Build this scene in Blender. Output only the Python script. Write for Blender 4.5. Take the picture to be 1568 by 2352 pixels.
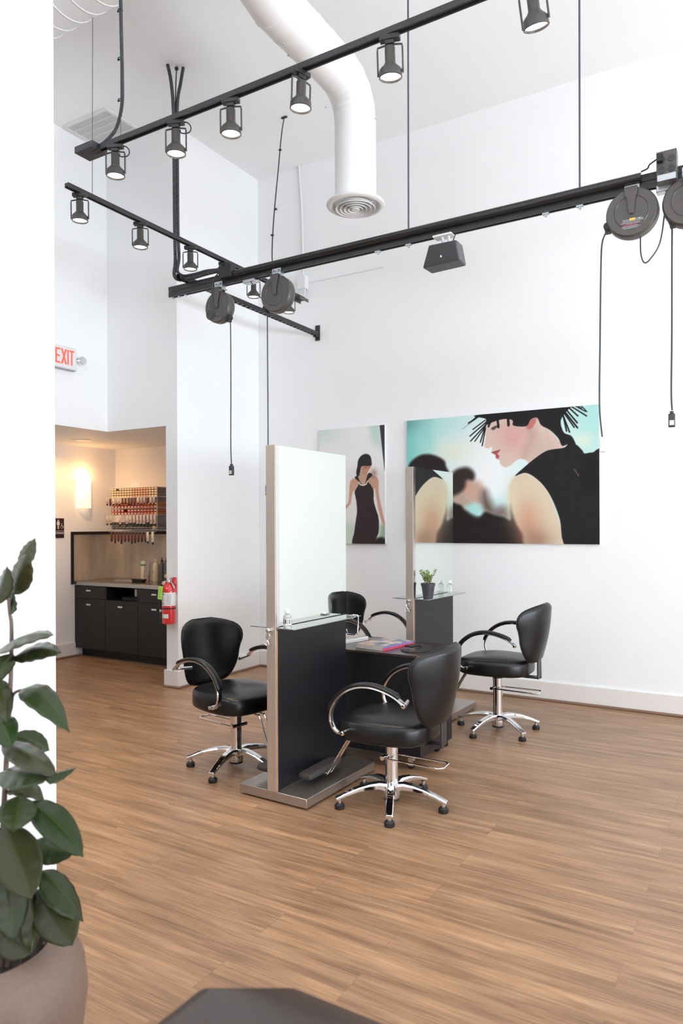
import bpy, bmesh, math, random
import numpy as np
from mathutils import Vector, Matrix
random.seed(7)
for o in list(bpy.data.objects): bpy.data.objects.remove(o)
SC=bpy.context.scene; COL=SC.collection
R=math.radians
# ------------------------------------------------------------------ camera
cd=bpy.data.cameras.new('camera'); cam=bpy.data.objects.new('camera',cd); COL.objects.link(cam); SC.camera=cam
cd.sensor_fit='HORIZONTAL'; cd.sensor_width=36; cd.lens=1644.6/1568*36; cd.shift_x=0; cd.shift_y=31.3/1568
fw=Vector((-.5136,.8580,0)).normalized(); rt=Vector((fw.y,-fw.x,0)); up=Vector((0,0,1))
a=R(-.2377); rt2=rt*math.cos(a)+up*math.sin(a); up2=up*math.cos(a)-rt*math.sin(a)
M=Matrix((rt2,up2,-fw)).transposed().to_4x4(); M.translation=Vector((0,0,1.55)); cam.matrix_world=M
cd.clip_start=.05; cd.dof.use_dof=True; cd.dof.focus_distance=4.4; cd.dof.aperture_fstop=5.2
# ------------------------------------------------------------------ world, daylight, exposure
w=bpy.data.worlds.new('sky'); SC.world=w; w.use_nodes=True
w.node_tree.nodes['Background'].inputs[0].default_value=(.86,.93,1,1); w.node_tree.nodes['Background'].inputs[1].default_value=1.0
SC.view_settings.view_transform='Standard'; SC.view_settings.look='None'; SC.view_settings.gamma=1; SC.view_settings.exposure=-1.43
def area(name,loc,rot,sx,sy,power,color):
    l=bpy.data.lights.new(name,'AREA'); l.shape='RECTANGLE'; l.size=sx; l.size_y=sy; l.energy=power; l.color=color
    o=bpy.data.objects.new(name,l); COL.objects.link(o); o.location=loc; o.rotation_euler=rot; return o
area('daylight',(7.12,-.3,2.5),(R(90),0,R(90)),10.2,4.4,330,(.88,.945,1))      # outside the right-hand shop window
area('daylight',(2.4,-6.12,2.5),(R(90),0,R(180)),8.2,4.4,330,(.88,.945,1))      # outside the street window behind the viewer
area('ceiling_bounce_fill',(7.12,-.3,1.0),(R(90+56),0,R(90)),10.2,1.6,3500,(.86,.935,1))   # added fill lamp, tilted up like bounced daylight to brighten the ceiling
area('ceiling_bounce_fill',(2.4,-6.12,1.0),(R(90+56),0,R(180)),8.2,1.6,3600,(.86,.935,1))  # second added ceiling fill, at the street window
area('daylight',(-4.92,-.34,3.9),(R(90+22),0,R(180)),3.9,2.4,1500,(.88,.945,1))   # added fill for ceiling and far left walls, outside the added high window
# ------------------------------------------------------------------ helpers
class MB:
    def __init__(s): s.v=[]; s.f=[]; s.m=[]
    def add(s,vs,fs,mi=0):
        n=len(s.v); s.v+= [tuple(v) for v in vs]; s.f+=[tuple(i+n for i in f) for f in fs]; s.m+=[mi]*len(fs); return s
    def box(s,x0,x1,y0,y1,z0,z1,mi=0):
        return s.add([(x0,y0,z0),(x1,y0,z0),(x1,y1,z0),(x0,y1,z0),(x0,y0,z1),(x1,y0,z1),(x1,y1,z1),(x0,y1,z1)],
          [(0,3,2,1),(4,5,6,7),(0,1,5,4),(1,2,6,5),(2,3,7,6),(3,0,4,7)],mi)
    def tube(s,pts,r,n=8,mi=0,closed=False,flat=None):
        P=[Vector(p) for p in pts]; k=len(P); rs=r if isinstance(r,(list,tuple)) else [r]*k
        T=[]
        for i in range(k):
            if closed: t=P[(i+1)%k]-P[i-1]
            else: t=P[min(i+1,k-1)]-P[max(i-1,0)]
            T.append(t.normalized())
        ref=Vector((0,0,1)) if abs(T[0].z)<.9 else Vector((0,1,0))
        if flat is not None: ref=Vector(flat[0])
        N=(ref-T[0]*ref.dot(T[0])).normalized(); vs=[]
        for i in range(k):
            if i: N=(N-T[i]*N.dot(T[i])); N.normalize()
            if flat is not None:
                N=(Vector(flat[0])-T[i]*Vector(flat[0]).dot(T[i])).normalized()
            B=T[i].cross(N); ra=rs[i]; rb=ra*(flat[1] if flat else 1)
            for j in range(n):
                an=2*math.pi*(j+.5)/n
                vs.append(P[i]+N*math.cos(an)*ra+B*math.sin(an)*rb)
        fs=[]
        for i in range(k if closed else k-1):
            for j in range(n):
                a0=i*n+j; b0=i*n+(j+1)%n; c0=((i+1)%k)*n+(j+1)%n; d0=((i+1)%k)*n+j
                fs.append((a0,b0,c0,d0))
        if not closed: fs.append(tuple(range(n))[::-1]); fs.append(tuple((k-1)*n+j for j in range(n)))
        return s.add(vs,fs,mi)
    def lathe(s,prof,c=(0,0,0),axis='z',n=24,mi=0,cap=True):
        vs=[];fs=[];k=len(prof)
        for r,h in prof:
            for j in range(n):
                an=2*math.pi*j/n; x,y=r*math.cos(an),r*math.sin(an)
                p=(x,y,h) if axis=='z' else ((x,h,y) if axis=='y' else (h,x,y))
                vs.append((p[0]+c[0],p[1]+c[1],p[2]+c[2]))
        for i in range(k-1):
            for j in range(n): fs.append((i*n+j,i*n+(j+1)%n,(i+1)*n+(j+1)%n,(i+1)*n+j))
        if cap:
            if prof[0][0]>1e-6: fs.append(tuple(range(n))[::-1])
            if prof[-1][0]>1e-6: fs.append(tuple((k-1)*n+j for j in range(n)))
        return s.add(vs,fs,mi)
    def rings(s,rings,mi=0,cap=True):
        n=len(rings[0]); vs=[p for r in rings for p in r]; fs=[]
        for i in range(len(rings)-1):
            for j in range(n): fs.append((i*n+j,i*n+(j+1)%n,(i+1)*n+(j+1)%n,(i+1)*n+j))
        if cap: fs.append(tuple(range(n))[::-1]); fs.append(tuple((len(rings)-1)*n+j for j in range(n)))
        return s.add(vs,fs,mi)
    def prism(s,poly,axis,a0,a1,mi=0):
        def P(p,h): return (p[0],p[1],h) if axis=='z' else ((p[0],h,p[1]) if axis=='y' else (h,p[0],p[1]))
        return s.rings([[P(p,a0) for p in poly],[P(p,a1) for p in poly]],mi)
    def grid(s,fn,nu,nv,mi=0):
        vs=[fn(i/nu,j/nv) for j in range(nv+1) for i in range(nu+1)]
        fs=[(j*(nu+1)+i,j*(nu+1)+i+1,(j+1)*(nu+1)+i+1,(j+1)*(nu+1)+i) for j in range(nv) for i in range(nu)]
        return s.add(vs,fs,mi)
    def xf(s,M):
        s.v=[tuple(M@Vector(v)) for v in s.v]; return s
    def build(s,name,mats,parent=None,bevel=0,smooth=True,ang=35,seg=2,solid=0,sub=0):
        o0=Vector((0,0,0))
        if parent is not None:
            p=parent
            while p: o0+=Vector(p.get('_base',p.location)); p=p.parent
        me=bpy.data.meshes.new(name)
        me.from_pydata([tuple(Vector(v)-o0) for v in s.v],[],s.f)
        for m in (mats if isinstance(mats,(list,tuple)) else [mats]): me.materials.append(m)
        me.polygons.foreach_set('material_index',s.m)
        bm=bmesh.new(); bm.from_mesh(me); bmesh.ops.remove_doubles(bm,verts=bm.verts,dist=1e-6); bmesh.ops.recalc_face_normals(bm,faces=bm.faces); bm.to_mesh(me); bm.free()
        if smooth:
            me.polygons.foreach_set('use_smooth',[True]*len(me.polygons)); me.set_sharp_from_angle(angle=R(ang))
        o=bpy.data.objects.new(name,me); COL.objects.link(o)
        if parent is not None: o.parent=parent
        if solid: md=o.modifiers.new('so','SOLIDIFY'); md.thickness=solid; md.offset=0
        if bevel:
            md=o.modifiers.new('bv','BEVEL'); md.width=bevel; md.segments=seg; md.limit_method='ANGLE'; md.angle_limit=R(40); md.harden_normals=False
        if sub: md=o.modifiers.new('ss','SUBSURF'); md.levels=sub; md.render_levels=sub
        return o
def tag(o,label=None,cat=None,group=None,kind=None):
    if label: o['label']=label
    if cat: o['category']=cat
    if group: o['group']=group
    if kind: o['kind']=kind
    return o
def thing(name,label,cat,loc=(0,0,0),rz=0,group=None):
    o=bpy.data.objects.new(name,None); COL.objects.link(o); o.location=loc; o.rotation_euler=(0,0,rz); o.empty_display_size=.1
    return tag(o,label,cat,group)
def dup(root,loc,rz=None,label=None,group=None):
    m={}
    def cp(o,par):
        c=o.copy(); COL.objects.link(c); c.parent=par
        for ch in o.children: cp(ch,c)
        return c
    r=cp(root,None); r.location=loc
    if rz is not None: r.rotation_euler=(0,0,rz)
    if label: r['label']=label
    if group: r['group']=group
    return r
def struct(name,mb,mat,**k): return tag(mb.build(name,mat,**k),kind='structure')
def spline(pts,n=8):
    P=[Vector(p) for p in pts]; out=[]
    for i in range(len(P)-1):
        p0=P[max(i-1,0)];p1=P[i];p2=P[i+1];p3=P[min(i+2,len(P)-1)]
        for k in range(n):
            t=k/n; out.append(.5*((2*p1)+(p2-p0)*t+(2*p0-5*p1+4*p2-p3)*t*t+(3*p1-p0-3*p2+p3)*t**3))
    out.append(P[-1]); return out
# ------------------------------------------------------------------ materials
def mat(name,col,rough=.5,metal=0,**k):
    m=bpy.data.materials.new(name); m.use_nodes=True; b=m.node_tree.nodes['Principled BSDF']
    b.inputs['Base Color'].default_value=(*col,1); b.inputs['Roughness'].default_value=rough; b.inputs['Metallic'].default_value=metal
    if 'emit' in k: b.inputs['Emission Color'].default_value=(*k['emit'],1); b.inputs['Emission Strength'].default_value=k.get('es',1)
    if 'trans' in k: b.inputs['Transmission Weight'].default_value=k['trans']; b.inputs['IOR'].default_value=k.get('ior',1.45)
    if 'coat' in k: b.inputs['Coat Weight'].default_value=k['coat']
    if 'spec' in k: b.inputs['Specular IOR Level'].default_value=k['spec']
    nt=m.node_tree
    if k.get('noise'):
        sc,amt=k['noise'][:2]; st=k['noise'][2] if len(k['noise'])>2 else (1,1,1)
        tc=nt.nodes.new('ShaderNodeTexCoord'); mp=nt.nodes.new('ShaderNodeMapping'); mp.inputs['Scale'].default_value=st
        nz=nt.nodes.new('ShaderNodeTexNoise'); nz.inputs['Scale'].default_value=sc; nz.inputs['Detail'].default_value=5
        mx=nt.nodes.new('ShaderNodeMix'); mx.data_type='RGBA'; mx.inputs[6].default_value=(*[c*(1-amt) for c in col],1); mx.inputs[7].default_value=(*[min(1,c*(1+amt)) for c in col],1)
        L=nt.links.new; L(tc.outputs['Object'],mp.inputs[0]); L(mp.outputs[0],nz.inputs['Vector']); L(nz.outputs['Fac'],mx.inputs[0]); L(mx.outputs[2],b.inputs['Base Color'])
        if k.get('bump'):
            bp=nt.nodes.new('ShaderNodeBump'); bp.inputs['Strength'].default_value=k['bump']; bp.inputs['Distance'].default_value=.002; L(nz.outputs['Fac'],bp.inputs['Height']); L(bp.outputs[0],b.inputs['Normal'])
    return m
WALL=mat('wall_paint',(.945,.945,.945),.6,noise=(3,.01))
CEIL=mat('ceiling_paint',(.96,.965,.975),.7,noise=(3,.01))
TRIMW=mat('white_trim',(.84,.80,.76),.4,noise=(6,.02))
DUCTW=mat('duct_white',(.88,.88,.88),.4,noise=(5,.02))
BLK=mat('black_metal',(.022,.022,.024),.38,noise=(30,.2))
LMP=mat('lamp_housing',(.055,.050,.046),.4,noise=(40,.15))
BLKP=mat('black_plastic',(.045,.045,.05),.42,noise=(40,.15))
GREYP=mat('grey_reel_plastic',(.085,.078,.072),.35,noise=(40,.15))
LEA=mat('black_vinyl',(.006,.006,.007),.30,spec=.42,noise=(260,.25),bump=.25)
LEAB=mat('brown_leather',(.035,.023,.019),.36,spec=.75,noise=(120,.2),bump=.2)
CHR=mat('chrome',(.82,.82,.83),.07,1,noise=(4,.03))
ALU=mat('cast_aluminium',(.72,.71,.70),.2,1,noise=(20,.05))
STEEL=mat('brushed_steel',(.46,.42,.38),.34,.9,noise=(6,.12,(1,60,1)))
STEELV=mat('brushed_steel_upright',(.60,.52,.445),.42,.75,noise=(8,.15,(40,40,1)))
STEELC=mat('steel_worktop',(.42,.40,.38),.25,1,noise=(3,.2))
GALV=mat('galvanised_bracket',(.55,.57,.60),.35,.8,noise=(20,.15))
MIR=mat('mirror_glass',(.80,.85,.81),.0,1,noise=(2,.004))
GLS=mat('shelf_glass',(.40,.42,.40),.06,.85,noise=(3,.03))
COP=mat('copper_edge',(.62,.40,.26),.35,.6,noise=(10,.1))
LAM=mat('black_laminate',(.007,.007,.010),.42,spec=.4,noise=(14,.5,(1,.15,14)))
LAMT=mat('espresso_laminate',(.035,.024,.022),.22,noise=(10,.5,(14,1,1)))
CAB=mat('black_cabinet',(.008,.008,.009),.5,noise=(20,.2))
SPL=mat('splash_steel',(.55,.46,.36),.42,.5,noise=(3,.75,(1.5,1.5,.5)))
DGR=mat('dark_grille',(.05,.052,.056),.6,noise=(60,.2))
DGR2=mat('speaker_shell',(.10,.10,.105),.5,noise=(60,.15))
WHP=mat('white_plastic',(.82,.82,.82),.35,noise=(20,.02))
RUB=mat('black_rubber',(.012,.012,.012),.5,noise=(50,.2))
RUBG=mat('worn_rubber',(.05,.043,.04),.7,noise=(50,.35),bump=.4)
RED=mat('extinguisher_red',(.62,.03,.03),.2,coat=.5,noise=(8,.1))
GRN=mat('green_tag',(.42,.85,.10),.5,noise=(60,.15))
LABW=mat('label_white',(.80,.77,.76),.5,noise=(60,.06))
TXT=mat('label_print',(.06,.06,.07),.5,noise=(20,.1))
TXG=mat('grey_print',(.42,.42,.43),.5,noise=(40,.1))
TEAL=mat('teal_print',(.02,.36,.24),.5,noise=(20,.1))
POT=mat('brown_pot',(.20,.135,.105),.5,noise=(90,.16),bump=.15)
SOIL=mat('soil',(.02,.012,.007),.9,noise=(70,.8),bump=1)
STEM=mat('rubber_plant_stem',(.13,.09,.075),.5,noise=(30,.2))
EMW=mat('lens_glow',(1,.97,.9),.4,emit=(1,.93,.84),es=9,noise=(3,.01))
EMS=mat('sconce_glow',(1,.9,.7),.5,emit=(1,.80,.50),es=3.2,noise=(3,.01))
EXR=mat('exit_red',(.9,.12,.08),.5,emit=(1,.18,.14),es=.75,noise=(3,.02))
SIGN=mat('sign_brown',(.035,.014,.018),.4,noise=(30,.1))
QTR=mat('shoe_mould_wood',(.26,.16,.11),.45,noise=(8,.3,(1,1,1)))
CLR=mat('clear_liquid',(.93,.96,.93),.05,trans=.75,noise=(5,.01))
def floor_mat():
    m=bpy.data.materials.new('plank_floor'); m.use_nodes=True; nt=m.node_tree; b=nt.nodes['Principled BSDF']; N=nt.nodes.new; L=nt.links.new
    tc=N('ShaderNodeTexCoord')
    br=N('ShaderNodeTexBrick'); br.inputs['Scale'].default_value=1; br.inputs['Brick Width'].default_value=1.22; br.inputs['Row Height'].default_value=.18
    br.inputs['Mortar Size'].default_value=.0012; br.inputs['Mortar Smooth'].default_value=.3; br.inputs['Color1'].default_value=(0,0,0,1); br.inputs['Color2'].default_value=(1,1,1,1); br.inputs['Mortar'].default_value=(.5,.5,.5,1); br.offset=.37
    L(tc.outputs['Object'],br.inputs['Vector'])
    mp=N('ShaderNodeMapping'); mp.inputs['Scale'].default_value=(1.6,26,1); L(tc.outputs['Object'],mp.inputs[0])
    ad=N('ShaderNodeVectorMath'); ad.operation='MULTIPLY_ADD'; ad.inputs[1].default_value=(7,9,3); L(br.outputs['Color'],ad.inputs[0]); L(mp.outputs[0],ad.inputs[2])
    n1=N('ShaderNodeTexNoise'); n1.inputs['Scale'].default_value=1; n1.inputs['Detail'].default_value=7; n1.inputs['Roughness'].default_value=.62; n1.inputs['Distortion'].default_value=.5; L(ad.outputs[0],n1.inputs['Vector'])
    mp2=N('ShaderNodeMapping'); mp2.inputs['Scale'].default_value=(5,210,1); L(tc.outputs['Object'],mp2.inputs[0])
    n2=N('ShaderNodeTexNoise'); n2.inputs['Scale'].default_value=1; n2.inputs['Detail'].default_value=3; L(mp2.outputs[0],n2.inputs['Vector'])
    n3=N('ShaderNodeTexNoise'); n3.inputs['Scale'].default_value=3.5; n3.inputs['Detail'].default_value=3
    mp3=N('ShaderNodeMapping'); mp3.inputs['Scale'].default_value=(.5,2.2,1); L(tc.outputs['Object'],mp3.inputs[0]); L(mp3.outputs[0],n3.inputs['Vector'])
    def math_(op,a,bv):
        n=N('ShaderNodeMath'); n.operation=op
        if isinstance(a,(int,float)): n.inputs[0].default_value=a
        else: L(a,n.inputs[0])
        if isinstance(bv,(int,float)): n.inputs[1].default_value=bv
        else: L(bv,n.inputs[1])
        return n.outputs[0]
    s=math_('ADD',math_('MULTIPLY',n1.outputs['Fac'],.50),math_('MULTIPLY',n2.outputs['Fac'],.30))
    s=math_('ADD',s,math_('MULTIPLY',n3.outputs['Fac'],.22))
    s=math_('ADD',s,math_('MULTIPLY',math_('SUBTRACT',br.outputs['Color'],.5),.02))
    cr=N('ShaderNodeValToRGB'); e=cr.color_ramp.elements; e[0].position=.36; e[0].color=(.155,.080,.040,1); e[1].position=.70; e[1].color=(.57,.36,.205,1)
    q=e.new(.47); q.color=(.265,.148,.080,1); q=e.new(.58); q.color=(.395,.230,.128,1)
    L(s,cr.inputs[0])
    mx=N('ShaderNodeMix'); mx.data_type='RGBA'; mx.inputs[7].default_value=(.16,.09,.055,1); L(cr.outputs[0],mx.inputs[6]); L(math_('MULTIPLY',br.outputs['Fac'],.5),mx.inputs[0])
    L(mx.outputs[2],b.inputs['Base Color']); b.inputs['Roughness'].default_value=.38; b.inputs['Specular IOR Level'].default_value=.45
    bp=N('ShaderNodeBump'); bp.inputs['Strength'].default_value=.35; bp.inputs['Distance'].default_value=.0012; L(s,bp.inputs['Height']); L(bp.outputs[0],b.inputs['Normal'])
    return m
FLOOR=floor_mat()
def leaf_mat():
    m=mat('rubber_plant_leaf',(.05,.09,.035),.3,spec=.3); nt=m.node_tree; b=nt.nodes['Principled BSDF']; N=nt.nodes.new; L=nt.links.new
    uv=N('ShaderNodeUVMap'); sp=N('ShaderNodeSeparateXYZ'); L(uv.outputs[0],sp.inputs[0])
    a=N('ShaderNodeMath'); a.operation='SUBTRACT'; a.inputs[1].default_value=.5; L(sp.outputs[0],a.inputs[0])
    c=N('ShaderNodeMath'); c.operation='ABSOLUTE'; L(a.outputs[0],c.inputs[0])
    r=N('ShaderNodeValToRGB'); r.color_ramp.elements[0].position=.015; r.color_ramp.elements[0].color=(.05,.085,.016,1); r.color_ramp.elements[1].position=.05; r.color_ramp.elements[1].color=(.012,.044,.008,1)
    L(c.outputs[0],r.inputs[0])
    nz=N('ShaderNodeTexNoise'); nz.inputs['Scale'].default_value=9; tc=N('ShaderNodeTexCoord'); L(tc.outputs['Object'],nz.inputs['Vector'])
    mx=N('ShaderNodeMix'); mx.data_type='RGBA'; mx.inputs[7].default_value=(.030,.030,.012,1); L(nz.outputs['Fac'],mx.inputs[0]); L(r.outputs[0],mx.inputs[6]); L(mx.outputs[2],b.inputs['Base Color'])
    oi=N('ShaderNodeObjectInfo'); m2=N('ShaderNodeMix'); m2.data_type='RGBA'; m2.inputs[7].default_value=(.050,.040,.016,1); sc=N('ShaderNodeMath'); sc.operation='MULTIPLY'; sc.inputs[1].default_value=.6; L(oi.outputs['Random'],sc.inputs[0]); L(sc.outputs[0],m2.inputs[0]); L(mx.outputs[2],m2.inputs[6]); L(m2.outputs[2],b.inputs['Base Color'])
    return m
LEAF=leaf_mat()
# ------------------------------------------------------------------ room shell
ZC=5.39; YW=6.355; XL=-7.16; XP=-4.87; YP=5.08; XS=-5.837; ZS=2.524; XC=-2.51; YC=1.913
struct('floor',MB().box(-7.4,7.2,-6.3,6.6,-.06,0),FLOOR,smooth=False)
struct('ceiling',MB().box(-7.4,7.2,-6.3,6.6,ZC,ZC+.1),CEIL,smooth=False)
struct('wall_right',MB().box(XL-.15,7.2,YW,YW+.15,0,ZC),WALL,smooth=False)
struct('wall_left',MB().box(XL-.15,XL,-.2,YW,0,ZC),WALL,smooth=False)
struct('wall_pillar',MB().box(-5.018,XP,YP,YW,0,ZC),WALL,smooth=False)
struct('wall_header',MB().box(XS-.12,-5.018,YP,YP+.12,ZS,ZC).box(XS-.12,XS,0,YP,ZS,ZC),WALL,smooth=False)
struct('trim_1',MB().box(XL,XS-.12,0,YW,ZS,ZS+.08).box(XS-.12,-5.018,YP+.12,YW,ZS,ZS+.08),WALL,smooth=False)   # dropped ceiling over the colour bar
struct('wall_column',MB().box(XC-.2,XC,-6.2,YC,0,ZC),WALL,smooth=False)
struct('wall_hall',MB().box(XL,-6.9,-.2,0,0,ZC).box(-2.95,XC-.2,-.2,0,0,ZC).box(-6.9,-2.95,-.2,0,0,2.7).box(-6.9,-2.95,-.2,0,5.1,ZC),WALL,smooth=False)
wf=MB()
for x in (-6.9,-5.6,-4.3,-3.0): wf.box(x,x+.05,-.14,-.06,2.7,5.1)
for z in (2.7,5.05): wf.box(-6.9,-2.95,-.14,-.06,z,z+.05)
struct('window_added_fill',wf,BLK,smooth=False)  # unseen high window, added so fill light reaches the ceiling and header
# street walls with their shop windows (behind and to the right of the viewer)
struct('wall_street',MB().box(6.9,7.0,-6.0,-5.4,0,ZC).box(6.9,7.0,4.8,YW,0,ZC).box(6.9,7.0,-5.4,4.8,0,.35).box(6.9,7.0,-5.4,4.8,4.7,ZC),WALL,smooth=False)
struct('wall_front',MB().box(XC,-1.7,-6.0,-5.9,0,ZC).box(6.5,6.9,-6.0,-5.9,0,ZC).box(-1.7,6.5,-6.0,-5.9,0,.35).box(-1.7,6.5,-6.0,-5.9,4.7,ZC),WALL,smooth=False)
wf=MB()
for y in (-5.4,-2.85,-.3,2.25,4.75): wf.box(6.91,6.99,y,y+.05,.35,4.7)
for z in (.35,2.9,4.65): wf.box(6.91,6.99,-5.4,4.8,z,z+.05)
struct('window_1',wf,BLK,smooth=False)
wf=MB()
for x in (-1.7,.34,2.4,4.45,6.45): wf.box(x,x+.05,-5.99,-5.91,.35,4.7)
for z in (.35,2.9,4.65): wf.box(-1.7,6.5,-5.99,-5.91,z,z+.05)
struct('window_2',wf,BLK,smooth=False)
# baseboards and wooden shoe moulding
bh=.165; bt=.02
struct('baseboard_right',MB().box(XP+bt,6.9,YW-bt,YW,0,bh),TRIMW,bevel=.003)
struct('baseboard_pillar',MB().box(-5.018-bt,XP+bt,YP-bt,YP,0,bh).box(XP,XP+bt,YP,YW-bt,0,bh),TRIMW,bevel=.003)
struct('baseboard_left',MB().box(XL,XL+bt,0,5.78,0,bh),TRIMW,bevel=.003)
s=.018
struct('trim_2',MB().box(XP+bt+s,6.9,YW-bt-s,YW-bt,0,.022),QTR,bevel=.006)
struct('trim_3',MB().box(-5.018-bt,XP+bt+s,YP-bt-s,YP-bt,0,.022).box(XP+bt,XP+bt+s,YP-bt,YW-bt,0,.022),QTR,bevel=.006)
struct('trim_4',MB().box(XL+bt,XL+bt+s,0,5.80,0,.022),QTR,bevel=.006)
# ------------------------------------------------------------------ styling stations
def make_station(y0,label,clip,rz):
    cx=-2.4035; t=thing('styling_station',label,'styling station',(cx,y0,0),group='double-sided mirror stations')
    y1=y0+.738
    MB().box(cx-.237,cx+.237,y0,y1,.010,.062).build('base_plate',STEEL,t,bevel=.003)
    MB().box(cx-.19,cx+.19,y0+.05,y1-.05,0,.012).build('plinth',RUB,t)
    MB().box(cx-.031,cx+.031,y0-.002,y0+.028,.062,2.005).build('upright',STEELV,t,bevel=.0015)
    MB().box(cx-.024,cx+.024,y0+.028,y1+.005,.062,.972).build('panel',LAM,t)
    e=MB()
    for s in (-1,1): e.box(cx+s*.0335-.0025,cx+s*.0335+.0025,y0+.004,y0+.011,.064,.962)
    e.build('edge_strip',COP,t)
    g=MB()
    for s in (-1,1): g.box(cx+min(s*.0245,s*.0345),cx+max(s*.0245,s*.0345),y0+.011,y0+.034,.064,.968)
    g.build('panel_lip',LAM,t)
    MB().box(cx-.020,cx+.020,y0+.028,y1+.005,.984,2.0).build('mirror_core',BLK,t)
    for s in (-1,1):
        MB().box(cx+min(s*.0212,s*.0262),cx+max(s*.0212,s*.0262),y0+.036,y1+.008,.984,2.003).build('mirror',MIR,t,smooth=False)
        MB().box(cx+min(s*.0272,s*.155),cx+max(s*.0272,s*.155),y0+.002,y1-.02,.974,.980).build('glass_shelf',GLS,t,bevel=.001)
        MB().box(cx+s*.0325-.0014,cx+s*.0325+.0014,y0,y0+.034,.984,2.003).build('corner_trim',ALU,t)
    h=MB(); yf=y0-.002; zc=.965
    h.lathe([(0,-.03),(.010,-.029),(.0145,-.022),(.0145,-.016),(.008,-.010),(.006,0)],(cx-.006,yf,zc),axis='y',n=16)
    h.tube(spline([(cx-.006,yf-.018,zc-.010),(cx-.020,yf-.020,zc-.028),(cx-.014,yf-.020,zc-.055),(cx-.004,yf-.02,zc-.068)],5),.003,6)
    h.tube(spline([(cx-.006,yf-.018,zc-.010),(cx+.006,yf-.020,zc-.030),(cx-.004,yf-.020,zc-.060),(cx+.004,yf-.02,zc-.082),(cx+.018,yf-.025,zc-.078),(cx+.022,yf-.03,zc-.06)],5),.003,6)
    h.tube([(cx-.004,yf-.02,zc-.078),(cx-.016,yf-.022,zc-.084),(cx-.026,yf-.026,zc-.074)],.003,6)
    h.build('coat_hook',CHR,t)
    if clip:
        c=MB(); yy=y1-.09; xx=cx+.125
        c.box(xx-.016,xx+.016,yy-.03,yy+.03,.9815,.9875); c.box(xx-.010,xx+.012,yy-.012,yy+.012,.966,.973)
        c.tube([(xx,yy+.02,.988),(xx+.035,yy+.02,.988),(xx+.040,yy+.02,.975),(xx+.042,yy+.01,.88),(xx+.030,yy-.01,.868),(xx+.0,yy-.04,.872),(xx-.008,yy-.045,.905)],.0035,6)
        c.build('dryer_hook',CHR,t)
    t.rotation_euler=(0,0,R(rz)); return t
make_station(3.244,'nearer of the two steel-edged double mirror stations, a chrome dryer hook on its shelf',True,-1.7)
make_station(5.045,'steel-edged double mirror station farther back, carrying the potted succulent on its shelf',False,-2.4)
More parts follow.
